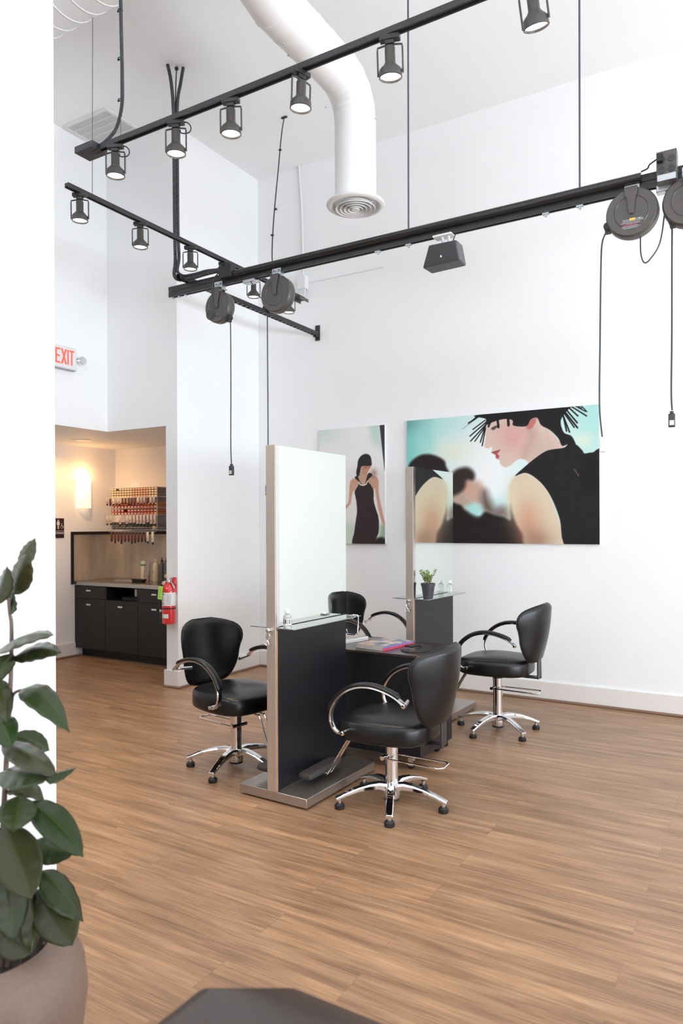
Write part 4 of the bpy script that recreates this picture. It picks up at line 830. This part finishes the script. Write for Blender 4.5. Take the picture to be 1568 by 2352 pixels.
STEMS={'stem':[(-1.692,1.144,0.426),(-1.699,1.139,0.606),(-1.702,1.137,0.774),(-1.698,1.140,0.887),(-1.689,1.145,1.067),(-1.684,1.148,1.168),(-1.682,1.149,1.292),(-1.686,1.147,1.326),(-1.690,1.144,1.382)],
'stem2':[(-1.663,1.161,0.403),(-1.664,1.160,0.662),(-1.667,1.158,0.808),(-1.665,1.159,0.853),(-1.656,1.165,0.920),(-1.651,1.168,0.954)],
'stem3':[(-1.682,1.149,1.112),(-1.674,1.154,1.123),(-1.660,1.162,1.129)],
'stem4':[(-1.610,1.192,0.437),(-1.608,1.193,0.459),(-1.614,1.190,0.476)],
'stemL':[(-1.706,1.135,0.426),(-1.715,1.130,0.718),(-1.717,1.128,0.943),(-1.718,1.128,1.224)]}
# ------------------------------------------------------------------ exit sign (on the header wall)
t=thing('exit_sign','white exit sign with red letters and a small emergency lamp, high on the left wall','exit sign',(XS,4.5,3.17))
MB().box(XS+.001,XS+.045,4.30,4.665,3.070,3.283).build('housing',WHP,t,bevel=.006)
MB().box(XS+.004,XS+.050,4.31,4.655,3.060,3.0705).build('base_tray',TXG,t)
def letter(m,ch,y,z,h,w_,x):
    s_=.016; a=lambda p,q:m.prism([p,q],'x',x,x+.002) 
    def bar(y0,z0,y1,z1): m.box(x,x+.002,y0,y1,z0,z1)
    if ch=='E': bar(y,z,y+s_,z+h); bar(y+s_,z,y+w_,z+s_); bar(y+s_,z+h-s_,y+w_,z+h); bar(y+s_,z+h/2-s_/2,y+w_*.85,z+h/2+s_/2)
    if ch=='I': bar(y,z,y+s_,z+h)
    if ch=='T': bar(y+w_/2-s_/2,z,y+w_/2+s_/2,z+h-s_); bar(y,z+h-s_,y+w_,z+h)
    if ch=='X':
        m.prism([(y,z),(y+s_*1.15,z),(y+w_,z+h),(y+w_-s_*1.15,z+h)],'x',x,x+.002); m.prism([(y+w_-s_*1.15,z),(y+w_,z),(y+s_*1.15,z+h),(y,z+h)],'x',x+.0003,x+.0023)
m=MB()
for ch,w_,y in (('E',.055,4.424),('X',.066,4.486),('I',.017,4.557),('T',.056,4.580)): letter(m,ch,y,3.108,.145,w_,XS+.0455)
m.build('letters',EXR,t)
e=MB(); e.lathe([(0,-.03),(.030,-.028),(.038,-.01),(.040,.02),(.036,.024),(0,.020)],(XS+.05,4.725,3.175),axis='x',n=24); e.box(XS+.02,XS+.04,4.66,4.70,3.16,3.19)
e.build('emergency_lamp',CHR,t)
# restroom sign
t=thing('restroom_sign','dark brown restroom sign with white figures on the alcove side wall','sign',(XL,5.47,1.53))
m=MB(); m.box(XL+.001,XL+.008,5.37,5.575,1.418,1.650); m.build('plate',SIGN,t,bevel=.01)
x=XL+.0082; m=MB()
def disc(m,y,z,r_,x=x): m.lathe([(0,.0),(r_,.0),(r_,.0012),(0,.0012)],(x,y,z),axis='x',n=16)
for yy,wm in ((5.405,1),(5.492,0)):
    disc(m,yy,1.625,.009)
    if wm: m.prism([(yy-.009,1.612),(yy+.009,1.612),(yy+.022,1.565),(yy-.022,1.565)],'x',x,x+.0012)
    else: m.box(x,x+.0012,yy-.018,yy+.018,1.572,1.612)
    m.box(x,x+.0012,yy-.009,yy-.002,1.525,1.572); m.box(x,x+.0012,yy+.002,yy+.009,1.525,1.572)
m.box(x,x+.0012,5.450,5.455,1.525,1.630)
disc(m,5.540,1.585,.005); m.tube([(x+.001,5.540,1.580),(x+.001,5.541,1.558),(x+.001,5.556,1.556),(x+.001,5.563,1.540)],.0022,5); m.tube([(x+.001,5.541+.016*math.cos(q),1.548+.016*math.sin(q)) for q in [2*math.pi*k/16 for k in range(16)]],.0018,5,closed=True)
m.box(x,x+.0008,5.375,5.57,1.500,1.503)
L5={'R':['110','101','110','101','101'],'E':['111','100','110','100','111'],'S':['011','100','010','001','110'],'T':['111','010','010','010','010'],'O':['010','101','101','101','010'],'M':['101','111','111','101','101']}
yy=5.427
for ch in 'RESTROOM':
    for r_,row in enumerate(L5[ch]):
        for q,v in enumerate(row):
            if v=='1': m.box(x,x+.0008,yy+q*.0045,yy+q*.0045+.0043,1.488-(r_+1)*.0046,1.488-r_*.0046)
    yy+=.0175
m.build('symbols',LABW,t)
# sconce, downlight
t=thing('wall_sconce','glowing warm glass half-cylinder sconce on the alcove side wall','wall lamp',(XL,5.84,1.95))
m=MB(); ring=[[(XL+.012+.085*math.sin(q),5.845+.092*math.cos(q),z_) for q in [math.pi*k/16 for k in range(17)]] for z_ in (1.775,2.13)]
m.rings(ring,cap=False); m.build('glass_shade',EMS,t,solid=.004); MB().box(XL+.001,XL+.012,5.80,5.89,1.85,2.05).build('back_plate',WHP,t)
ld=bpy.data.lights.new('sconce_light','POINT'); ld.energy=8; ld.color=(1,.50,.18); ld.shadow_soft_size=.05; lo=bpy.data.objects.new('sconce_light',ld); COL.objects.link(lo); lo.parent=t; lo.location=(.09,.0,.215)
t=thing('recessed_downlight','round recessed chrome downlight in the dropped ceiling','downlight',(-6.62,5.40,ZS))
MB().lathe([(.066,ZS-.002),(.105,ZS-.006),(.108,ZS-.001)],(-6.62,5.40,0),n=40,cap=False).build('trim_ring',WHP,t)
MB().lathe([(.0,ZS-.0012),(.030,ZS-.0015),(.066,ZS-.004)],(-6.62,5.40,0),n=32,cap=False).build('reflector',CHR,t)
ld=bpy.data.lights.new('downlight','SPOT'); ld.energy=90; ld.color=(1,.55,.22); ld.spot_size=R(165); ld.spot_blend=.6; ld.shadow_soft_size=.05; lo=bpy.data.objects.new('downlight_beam',ld); COL.objects.link(lo); lo.parent=t; lo.location=(0,0,-.02)
# ------------------------------------------------------------------ colour bar: cabinets, worktop, splashback
YF=5.72; xs=[-7.155,-6.62,-6.087,-5.555,-5.022]; labs=['leftmost black base cabinet under the steel worktop, beside the white side wall','middle black base cabinet with its drawer missing and the slot open','right-hand black base cabinet under the worktop, behind the fire extinguisher','black base cabinet hidden behind the pillar']
for i in range(4):
    a_,b_=xs[i]+.001,xs[i+1]-.001; t=thing('base_cabinet',labs[i],'cabinet',((a_+b_)/2,6.0,0),group='black base cabinets of the colour bar')
    m=MB(); m.box(a_,b_,YF+.11,YW-.001,0,.104); 
    if i==1: m.box(a_,b_,YF+.02,YW-.001,.104,.70).box(a_,a_+.018,YF+.0,YW-.001,.70,.852).box(b_-.018,b_,YF+.0,YW-.001,.70,.852).box(a_,b_,YW-.03,YW-.001,.70,.852)
    else: m.box(a_,b_,YF+.02,YW-.001,.104,.852)
    m.build('carcass',CAB,t,smooth=False)
    top=.70
    d=MB().box(a_+.002,b_-.002,YF,YF+.019,.108,top-.003).build('door',CAB,t,bevel=.0015)
    def pull(z_,par): MB().box((a_+b_)/2-.058+.02,(a_+b_)/2+.058-.02,YF-.022,YF-.014,z_-.009,z_+.009).box((a_+b_)/2-.03,(a_+b_)/2-.02,YF-.015,YF,z_-.005,z_+.005).box((a_+b_)/2+.02,(a_+b_)/2+.03,YF-.015,YF,z_-.005,z_+.005).build('handle',ALU,par,bevel=.001)
    pull(.632,d)
    if i!=1:
        w_=MB().box(a_+.002,b_-.002,YF,YF+.019,top+.001,.849).build('drawer',CAB,t,bevel=.0015); pull(.797,w_)
t=thing('folded_towel','dark towel lying in the open drawer slot of the middle cabinet','towel',(-6.35,5.95,.70))
tag(MB().box(-6.29,-6.18,5.86,6.0,.7465,.825).build('small_box',LABW,None),'pale box on the dark towel in the open drawer slot','box'); MB().rings([[(-6.33+math.cos(q)*.17*s_,5.92+math.sin(q)*.15*s_,z_) for q in [2*math.pi*k/20 for k in range(20)]] for s_,z_ in ((1,.701),(1.02,.72),(.9,.738),(.5,.745))]).build('towel',RUB,t)
for v in ('towel',): pass
o=MB().box(-7.142,-5.022,YF-.015,YW-.016,.855,.899).build('worktop',STEELC,None,bevel=.003); tag(o,'brushed steel worktop running along the colour bar','worktop')
t=thing('splashback','stained steel splashback with black trim behind the worktop','splashback',(-6.5,YW,1.2))
MB().box(XL+.001,XL+.010,5.70,YW-.001,.90,1.455).box(XL+.010,-5.022,YW-.010,YW-.001,.90,1.455).build('steel_sheet',SPL,t,smooth=False)
MB().box(XL+.001,XL+.016,5.67,5.705,.862,1.49).box(XL+.001,XL+.016,5.705,YW-.001,1.455,1.49).box(XL+.016,-5.022,YW-.014,YW-.001,1.455,1.49).build('black_trim',CAB,t)
# things on the worktop
def tubeb(name,label,x,y,col,h,w_,band=None,cap=None,grp=None):
    t=thing(name,label,'tube',(x,y,.899),group=grp)
    rings=[]
    for z_,ww,dd in ((.03,.016,.016),(.05,.023,.020),(.09,.026,.018),(h*.7,w_/2,.010),(h,w_/2+.002,.003)):
        rings.append([(x+ww*sup(q,.7),y+dd*sup(q-math.pi/2,.7),.899+z_) for q in [2*math.pi*k/20 for k in range(20)]])
    MB().rings(rings).build('tube_body',col,t); MB().lathe([(.020,.899),(.022,.902),(.021,.929),(.014,.930)],(x,y,0),n=20).build('cap',cap or col,t)
    if band:
        rings=[[(x+(w_/2+.0022)*sup(q,.7),y+(.0115-.003*k2)*sup(q-math.pi/2,.7),.899+z_) for q in [2*math.pi*k/20 for k in range(20)]] for k2,z_ in ((0,h*.76),(1,h*.84))]
        MB().rings(rings,cap=False).build('band',band,t)
    MB().box(x-.012,x+.012,y-.0235,y-.0225,.899+h*.30,.899+h*.31).box(x-.010,x+.008,y-.0215,y-.0205,.899+h*.36,.899+h*.37).build('print',TXG,t)
    return t
CREAM=mat('cream_plastic',(.72,.60,.40),.4,noise=(30,.05)); TGRY=mat('taupe_plastic',(.40,.32,.27),.4,noise=(30,.08)); DG=mat('dark_grey_bottle',(.10,.095,.09),.35,noise=(30,.1)); CRW=mat('cream_tube',(.78,.70,.55),.4,noise=(30,.05)); GB=mat('green_band',(.05,.25,.10),.5,noise=(30,.1))
tubeb('product_tube','cream tube with a green band standing on the steel worktop',-6.472,6.16,CRW,.235,.072,GB)
tubeb('product_tube','taupe tube standing between the green-banded tube and the next tube',-6.395,6.17,TGRY,.230,.066,grp='taupe tubes on the worktop')
tubeb('product_tube','taupe tube half hidden behind the cream bottle',-6.325,6.18,TGRY,.230,.064,grp='taupe tubes on the worktop')
def bottle(label,x,y,m1,tip):
    t=thing('product_bottle',label,'bottle',(x,y,.899),group='bottles on the worktop')
    MB().lathe([(0,.899),(.033,.899),(.036,.904),(.036,1.075),(.033,1.095),(.022,1.115),(.014,1.125),(.013,1.135)],(x,y,0),n=28).build('body',m1,t)
    if tip: MB().lathe([(.016,1.132),(.016,1.145),(.008,1.15),(.005,1.178),(0,1.18)],(x,y,0),n=16).build('nozzle',RUB,t)
    else: MB().lathe([(.017,1.120),(.017,1.158),(.012,1.162),(0,1.162)],(x,y,0),n=20).build('cap',m1,t); MB().box(x-.022,x+.014,y-.0366,y-.0356,1.0,1.004).box(x-.018,x+.008,y-.0366,y-.0356,1.02,1.022).build('print',TXT,t)
    return t
bottle('cream bottle with a cream cap, left of the two dark grey bottles',-6.268,6.17,CREAM,False)
bottle('dark grey nozzle bottle standing next to the cream bottle',-6.178,6.18,DG,True)
bottle('dark grey nozzle bottle half cut off by the white pillar',-6.102,6.18,DG,True)
t=thing('tint_tray','shallow black tray on the worktop in front of the tubes','tray',(-6.36,6.0,.899))
MB().rings([[(-6.36+.105*sup(q,.7)*s_,5.99+.06*sup(q-math.pi/2,.7)*s_,.899+z_) for q in [2*math.pi*k/28 for k in range(28)]] for s_,z_ in ((.8,0),(1,.03),(.95,.032),(.76,.006))]).build('tray',RUB,t)
t=thing('tint_brush','slim brush with a pale ferrule lying left of the black tray','brush',(-6.6,6.0,.899))
MB().tube([(-6.74,5.97,.904),(-6.50,5.99,.908)],.005,8).build('handle',GALV,t); MB().tube([(-6.50,5.99,.908),(-6.462,5.995,.908)],[.006,.014],8,flat=((0,0,1),1.0)).build('bristles',CREAM,t)
# ------------------------------------------------------------------ hair colour rack
RY=6.06; rx0,rx1=-6.912,-6.135
t=thing('colour_rack','wire rack of hair colour cartons on the alcove back wall','rack',(-6.5,6.2,1.5))
m=MB()
for z_ in (2.012,1.900,1.767,1.689,1.535): m.tube([(rx0,RY,z_),(rx1,RY,z_),(rx1,YW-.005,z_)],.003,6).tube([(rx0,RY,z_),(rx0,YW-.005,z_)],.003,6)
for x in (rx0,rx1): m.tube([(x,RY,1.50),(x,RY,2.02)],.003,6)
m.tube([(-6.08,RY-.05,2.02),(-6.08,RY-.05,1.54),(-6.13,RY-.02,1.50)],.003,6)
m.build('wire_frame',GALV,t)
s_=MB()
for z_ in (1.8985,1.7665,1.6885,1.515): s_.box(rx0,rx1,RY+.004,YW-.005,z_-.003,z_)
s_.box(-6.92,-6.05,RY-.077,RY-.073,1.887,1.891).box(-6.92,-6.05,RY-.077,RY-.073,1.681,1.685).box(-6.86,-6.08,RY-.077,RY-.073,1.485,1.489)
for x_ in (-6.80,-6.2): s_.box(x_,x_+.004,RY-.073,RY+.004,1.887,1.891).box(x_,x_+.004,RY-.073,RY+.004,1.681,1.685).box(x_,x_+.004,RY-.073,RY+.004,1.485,1.489).box(x_,x_+.004,RY,RY+.004,1.485,1.512)
s_.build('shelf',GALV,t)
GP={'y':mat('carton_cream',(.72,.55,.32),.5,noise=(50,.2)),'o':mat('carton_peach',(.70,.38,.20),.5,noise=(50,.25)),'g':mat('carton_grey',(.17,.14,.13),.5,noise=(50,.15)),'r':mat('carton_red',(.42,.055,.03),.45,noise=(30,.2)),'k':mat('carton_black',(.018,.016,.015),.45,noise=(30,.3)),'s':mat('carton_side_orange',(.33,.11,.035),.5,noise=(20,.2))}
def carton(label,group,x,z_,w_,h_,body,end,dpt=.16):
    q=.0125 if body in 'rs' else .005; q2=.004 if body in 'rs' else 0
    t=thing('colour_carton',label,'carton',(x+w_/2,RY,z_),group=group)
    MB().box(x+.001,x+w_-.001,RY+.006,RY+dpt,z_,z_+h_-.002).build('carton_body',GP[body],t,smooth=False)
    MB().box(x+q,x+w_-q,RY+.0045,RY+.006,z_+.004+q2,z_+h_-.006-q2).build('end_label',end,t,smooth=False)
ORD='first second third fourth fifth sixth seventh eighth ninth tenth eleventh twelfth thirteenth fourteenth fifteenth sixteenth seventeenth'.split(); ROW=['lowest','second lowest','second highest','highest']
random.seed(11); ncol=17; bw=(rx1-rx0-.01)/ncol
EY=mat('end_cream',(.85,.68,.42),.5,noise=(60,.1)); EO=mat('end_peach',(.80,.45,.26),.5,noise=(60,.15)); EWm=mat('end_white',(.80,.72,.62),.5,noise=(60,.1)); EK=mat('end_dark',(.10,.09,.085),.5,noise=(80,.7))
for r_ in range(4):
    z_=1.8995+r_*.0285
    for c_ in range(ncol):
        if r_==3 and c_==2: continue
        e=EY if c_<8 or c_>=14 else EO
        carton('%s-ended carton, %s from the left in the %s top row of the rack'%('peach' if e is EO else 'cream',ORD[c_],ROW[r_]),'cartons in the top rows of the rack',rx0+.005+c_*bw,z_,bw*.96,.0275,'g',e,.27)
nc=14; bw=.78/nc
for r_ in range(4):
    z_=(1.768 if r_>1 else 1.690)+(r_%2)*.0355
    for c_ in range(nc):
        if r_==1 and c_==4: continue
        e=EWm if c_<9 else (EO if c_<13 else EY)
        carton('red carton, %s from the left in the %s red row of the rack'%(ORD[c_],ROW[(2+r_) if r_<2 and False else r_]),'cartons in the red middle rows of the rack',rx0+.005+c_*bw*.985,z_,bw*.96,.0335,'s' if c_==nc-1 else 'r',e,.27)
nc=12
for r_ in range(2):
    z_=1.5165+r_*.045
    for c_ in range(nc):
        if c_>10 and r_==0: e=EY
        else: e=EK
        carton('dark carton, %s from the left in the %s black row of the rack'%(ORD[c_],('lower','upper')[r_]),'cartons in the black bottom rows of the rack',rx0+.01+c_*.062,z_,.060,.043,'k' if c_<11 else 'g',e,.25)
def hang(label,group,x,z1,l_,m1,m2,w_,y=RY-.075):
    t=thing('colour_tube',label,'tube',(x,y,z1),group=group)
    a_=random.uniform(-.05,.05)
    T=Matrix.Translation((x,y,z1))@Matrix.Rotation(a_,4,'Y')
    k=MB(); k.rings([[(ww*sup(q,.8),dd*math.sin(q),z_) for q in [2*math.pi*j/10 for j in range(10)]] for z_,ww,dd in ((0,w_/2,.002),(-.02,w_/2,.006),(-l_*.75,w_/2*.92,.012),(-l_*.80,w_/2*.6,.010))]); k.xf(T); k.build('tube_body',m1,t)
    k=MB(); k.lathe([(.010,-l_),(.011,-l_*.80)],n=10); k.xf(T); k.build('tube_cap',m2,t)
    k=MB(); k.box(-w_*.24,w_*.2,-.0135,-.0125,-l_*.66,-l_*.60).box(-w_*.1,w_*.28,-.0135,-.0125,-l_*.56,-l_*.50).box(-w_*.2,w_*.05,-.0135,-.0125,-l_*.45,-l_*.41); k.xf(T); k.build('tube_print',TPR if m1 is not CRW else TXG,t)
TPR=mat('tube_print_red',(.42,.05,.03),.5,noise=(60,.3)); TS=mat('tube_silver',(.50,.42,.38),.35,.5,noise=(60,.25)); TP=mat('tube_pale',(.66,.56,.50),.4,noise=(60,.12)); TD=mat('tube_dark_red',(.10,.03,.02),.35,noise=(90,.8))
tx=[-6.885+i*.052 for i in range(16)]
for i,x in enumerate(tx): hang('squeezed colour tube, %s from the left on the upper rail of the rack'%ORD[i],'tubes hanging from the upper rail of the rack',x,1.888,random.uniform(.075,.092),[TS,TD,TP,TS][i%4] if i not in (5,6,7,8) else TD,RUB,.036)
for i in [0,1,4,6,7,8,9,10,11,12,13,14]: hang('pale red-printed tube at the %s place from the left on the middle rail'%ORD[i],'tubes hanging from the middle rail of the rack',-6.885+i*.0565,1.682,random.uniform(.105,.13),TP,RUB,.040)
for i in range(11): hang('dark red tube, %s from the left on the bottom rail over the splashback'%ORD[i],'dark tubes hanging from the bottom rail of the rack',-6.81+i*.0565,1.486,random.uniform(.115,.145),TD,RUB,.038)
hang('cream colour tube on the bottom rail, nearer the dark tubes','cream tubes on the bottom rail of the rack',-6.21,1.486,.135,CRW,RUB,.040); hang('cream colour tube at the very right end of the bottom rail','cream tubes on the bottom rail of the rack',-6.13,1.486,.148,CRW,RUB,.040)
t=thing('price_card','small blank white card standing on top of the colour rack','card',(-6.5,RY,2.03)); MB().box(-6.595,-6.44,RY+.02,RY+.021,2.014,2.082).build('card',LABW,t)
# ------------------------------------------------------------------ fire extinguisher on the pillar
ex,ey=-4.905,4.995; t=thing('fire_extinguisher','red fire extinguisher with a lime green tag hanging on the white pillar','fire extinguisher',(ex,ey,.62))
MB().lathe([(0,.628),(.055,.625),(.064,.632),(.064,.935),(.060,.965),(.045,.992),(.024,1.006),(.022,1.02)],(ex,ey,0),n=40).build('cylinder',RED,t)
MB().lathe([(.0645,.800),(.0645,.925)],(ex,ey,0),n=40,cap=False).build('label',LABW,t)
p=MB()
def onc(a0,a1,z0,z1,r_,mi=0):
    n=6; vs=[];fs=[]
    for k in range(n+1):
        q=R(a0+(a1-a0)*k/n); vs+=[(ex+r_*math.cos(q),ey+r_*math.sin(q),z0),(ex+r_*math.cos(q),ey+r_*math.sin(q),z1)]
    for k in range(n): fs.append((2*k,2*k+2,2*k+3,2*k+1))
    p.add(vs,fs,mi)
onc(-105,-85,.905,.913,.0650,0)
for k in range(9): onc(-62,-28,.815+k*.011,.820+k*.011,.0650,1)
for a_ in (-130,-105): onc(a_,a_+10,.812,.832,.065,0)
onc(-125,-92,.85,.854,.065,1); onc(-120,-90,.862,.866,.065,1)
p.build('label_print',[TXT,TXG],t)
p=MB(); onc(-130,-50,.683,.722,.0648); p.build('round_sticker_strip',LABW,t); p=MB(); onc(-128,-108,.686,.719,.0656); p.build('sticker_mark',TEAL,t)
MB().lathe([(.0655,.768),(.0655,.780)],(ex,ey,0),n=40,cap=False).build('strap',RUB,t)
v=MB(); v.lathe([(.018,1.015),(.020,1.035),(.014,1.05)],(ex,ey,0),n=16); v.tube([(ex-.01,ey,1.045),(ex+.085,ey-.005,1.072)],.010,8,flat=((0,1,0),.35)); v.tube(spline([(ex-.01,ey,1.03),(ex+.04,ey,1.015),(ex+.075,ey-.003,.965)],4),.011,8,flat=((0,1,0),.35)); v.tube([(ex-.03,ey,1.025),(ex-.055,ey,1.02)],.009,8)
v.build('valve',GALV,t); MB().lathe([(.017,-.02),(.018,-.012),(.012,0)],(ex-.028,ey-.025,1.012),axis='y',n=16).build('gauge',mat('gauge_face',(.75,.45,.40),.3,noise=(30,.1)),t)
MB().tube([(ex-.02+.012*math.cos(q),ey-.02,1.078+.012*math.sin(q)) for q in [2*math.pi*k/12 for k in range(12)]],.0035,6,closed=True).build('pull_pin',mat('yellow_pin',(.85,.65,.2),.4,noise=(30,.1)),t)
MB().tube(spline([(ex-.055,ey,1.02),(ex-.085,ey-.01,.99),(ex-.100,ey-.015,.90),(ex-.092,ey-.02,.78),(ex-.088,ey-.02,.74)],6),.0075,10).tube([(ex-.088,ey-.02,.74),(ex-.078,ey-.02,.615)],[.009,.015],12).build('hose',RUB,t)
MB().tube([(ex-.089,ey-.02,.755),(ex-.088,ey-.02,.735)],.0105,12).build('hose_band',LABW,t)
T=Matrix.Translation((ex-.040,ey-.072,.925))@Matrix.Rotation(R(8),4,'Y'); g=MB().box(-.027,.027,-.0008,.0008,-.065,.06); g.xf(T); g.build('green_tag',GRN,t)
g=MB()
for k in range(9): g.box(-.018,.018-.006*(k%3),-.0014,-.0009,-.05+k*.011,-.047+k*.011)
g.xf(T); g.build('tag_print',mat('tag_ink',(.16,.36,.05),.5,noise=(30,.1)),t)
MB().box(ex-.02,ex+.02,ey+.058,YP-.001,.90,1.06).build('wall_hook',RED,t); MB().tube([(ex+.045,ey+.03,1.045),(ex+.045,ey+.03,1.005)],.019,12).build('red_bracket',RED,t)
# ------------------------------------------------------------------ rubber plant in its pot
px,py=-1.749,1.109
t=thing('potted_rubber_plant','tall rubber plant in a round brown pot, at the left edge in the foreground','potted plant',(px,py,0))
MB().lathe([(0,0),(.125,0),(.155,.03),(.205,.11),(.243,.21),(.257,.32),(.248,.395),(.222,.445),(.188,.472),(.172,.478),(.165,.472),(.178,.44),(.19,.40),(0,.398)],(px,py,0),n=64).build('pot',POT,t,ang=60)
MB().grid(lambda u,v:(px+.187*v*math.cos(u*6.2832),py+.187*v*math.sin(u*6.2832),.415+.006*math.sin(u*40)*v+.005*math.sin(v*30)),48,10).build('soil',SOIL,t)
sm=MB()
for k,P in STEMS.items():
    n_=len(P)-1; P=list(P)
    if k in('stem','stemL','stem2','stem4'): P=[(P[0][0]*.7+px*.3,P[0][1]*.7+py*.3,.40)]+P
    P=spline(P,4); sm.tube(P,[.0085-.0045*i/len(P) if k in('stem','stemL') else .005-.002*i/len(P) for i in range(len(P))],8)
sm.build('stem',STEM,t)
for i,(p0,p1,p2,sv) in enumerate(LEAVES):
    P0,P1,P2,S=map(Vector,(p0,p1,p2,sv)); C1=P1*2-(P0+P2)*.5
    nrm=((P2-P0).cross(S)).normalized()
    me=bpy.data.meshes.new('leaf'); nu,nv=8,20; vs=[];uvs=[];fs=[]
    for j in range(nv+1):
        tt=j/nv; c_=P0*(1-tt)**2+C1*2*tt*(1-tt)+P2*tt*tt
        w_=math.sin(math.pi*min(1,tt**.82))**.72*(1-.25*max(0,tt-.75)*4*.3) if 0<tt<1 else .015
        if tt>.93: w_*=max(.12,(1-tt)/.07*.8+.1)
        for k in range(nu+1):
            u=k/nu*2-1; vs.append(c_+S*u*w_+nrm*(.012*abs(u)*w_-.004)+nrm*.0015*math.sin(tt*30)*abs(u)); uvs.append((k/nu,tt))
    for j in range(nv):
        for k in range(nu): a0=j*(nu+1)+k; fs.append((a0,a0+1,a0+nu+2,a0+nu+1))
    me.from_pydata([tuple(v-Vector((px,py,0))) for v in vs],[],fs); uvl=me.uv_layers.new(name='UVMap')
    for pl in me.polygons:
        for li,vi in zip(pl.loop_indices,pl.vertices): uvl.data[li].uv=uvs[vi]
    me.polygons.foreach_set('use_smooth',[True]*len(me.polygons)); me.materials.append(LEAF)
    o=bpy.data.objects.new('leaf',me); COL.objects.link(o); o.parent=t; md=o.modifiers.new('s','SOLIDIFY'); md.thickness=.0012
# ------------------------------------------------------------------ foreground armchair
t=thing('leather_armchair','dark brown leather armchair in the very foreground, cut off by the bottom edge','armchair',(-.45,.75,0))
prof=[(.30,.42),(.30,.79),(.60,.806),(.885,.800),(1.140,.660),(1.15,.60),(1.08,.42)]
MB().prism(prof,'x',-.815,.12).build('backrest',LEAB,t,bevel=.035,seg=5,ang=60)
MB().box(-.78,.09,.32,.98,.10,.43).build('seat_base',LEAB,t,bevel=.03,seg=3)
for x in (-.72,.03):
    for y in (.38,.92): MB().lathe([(.018,0),(.024,.10)],(x,y,0),n=16).build('leg',BLK,t)
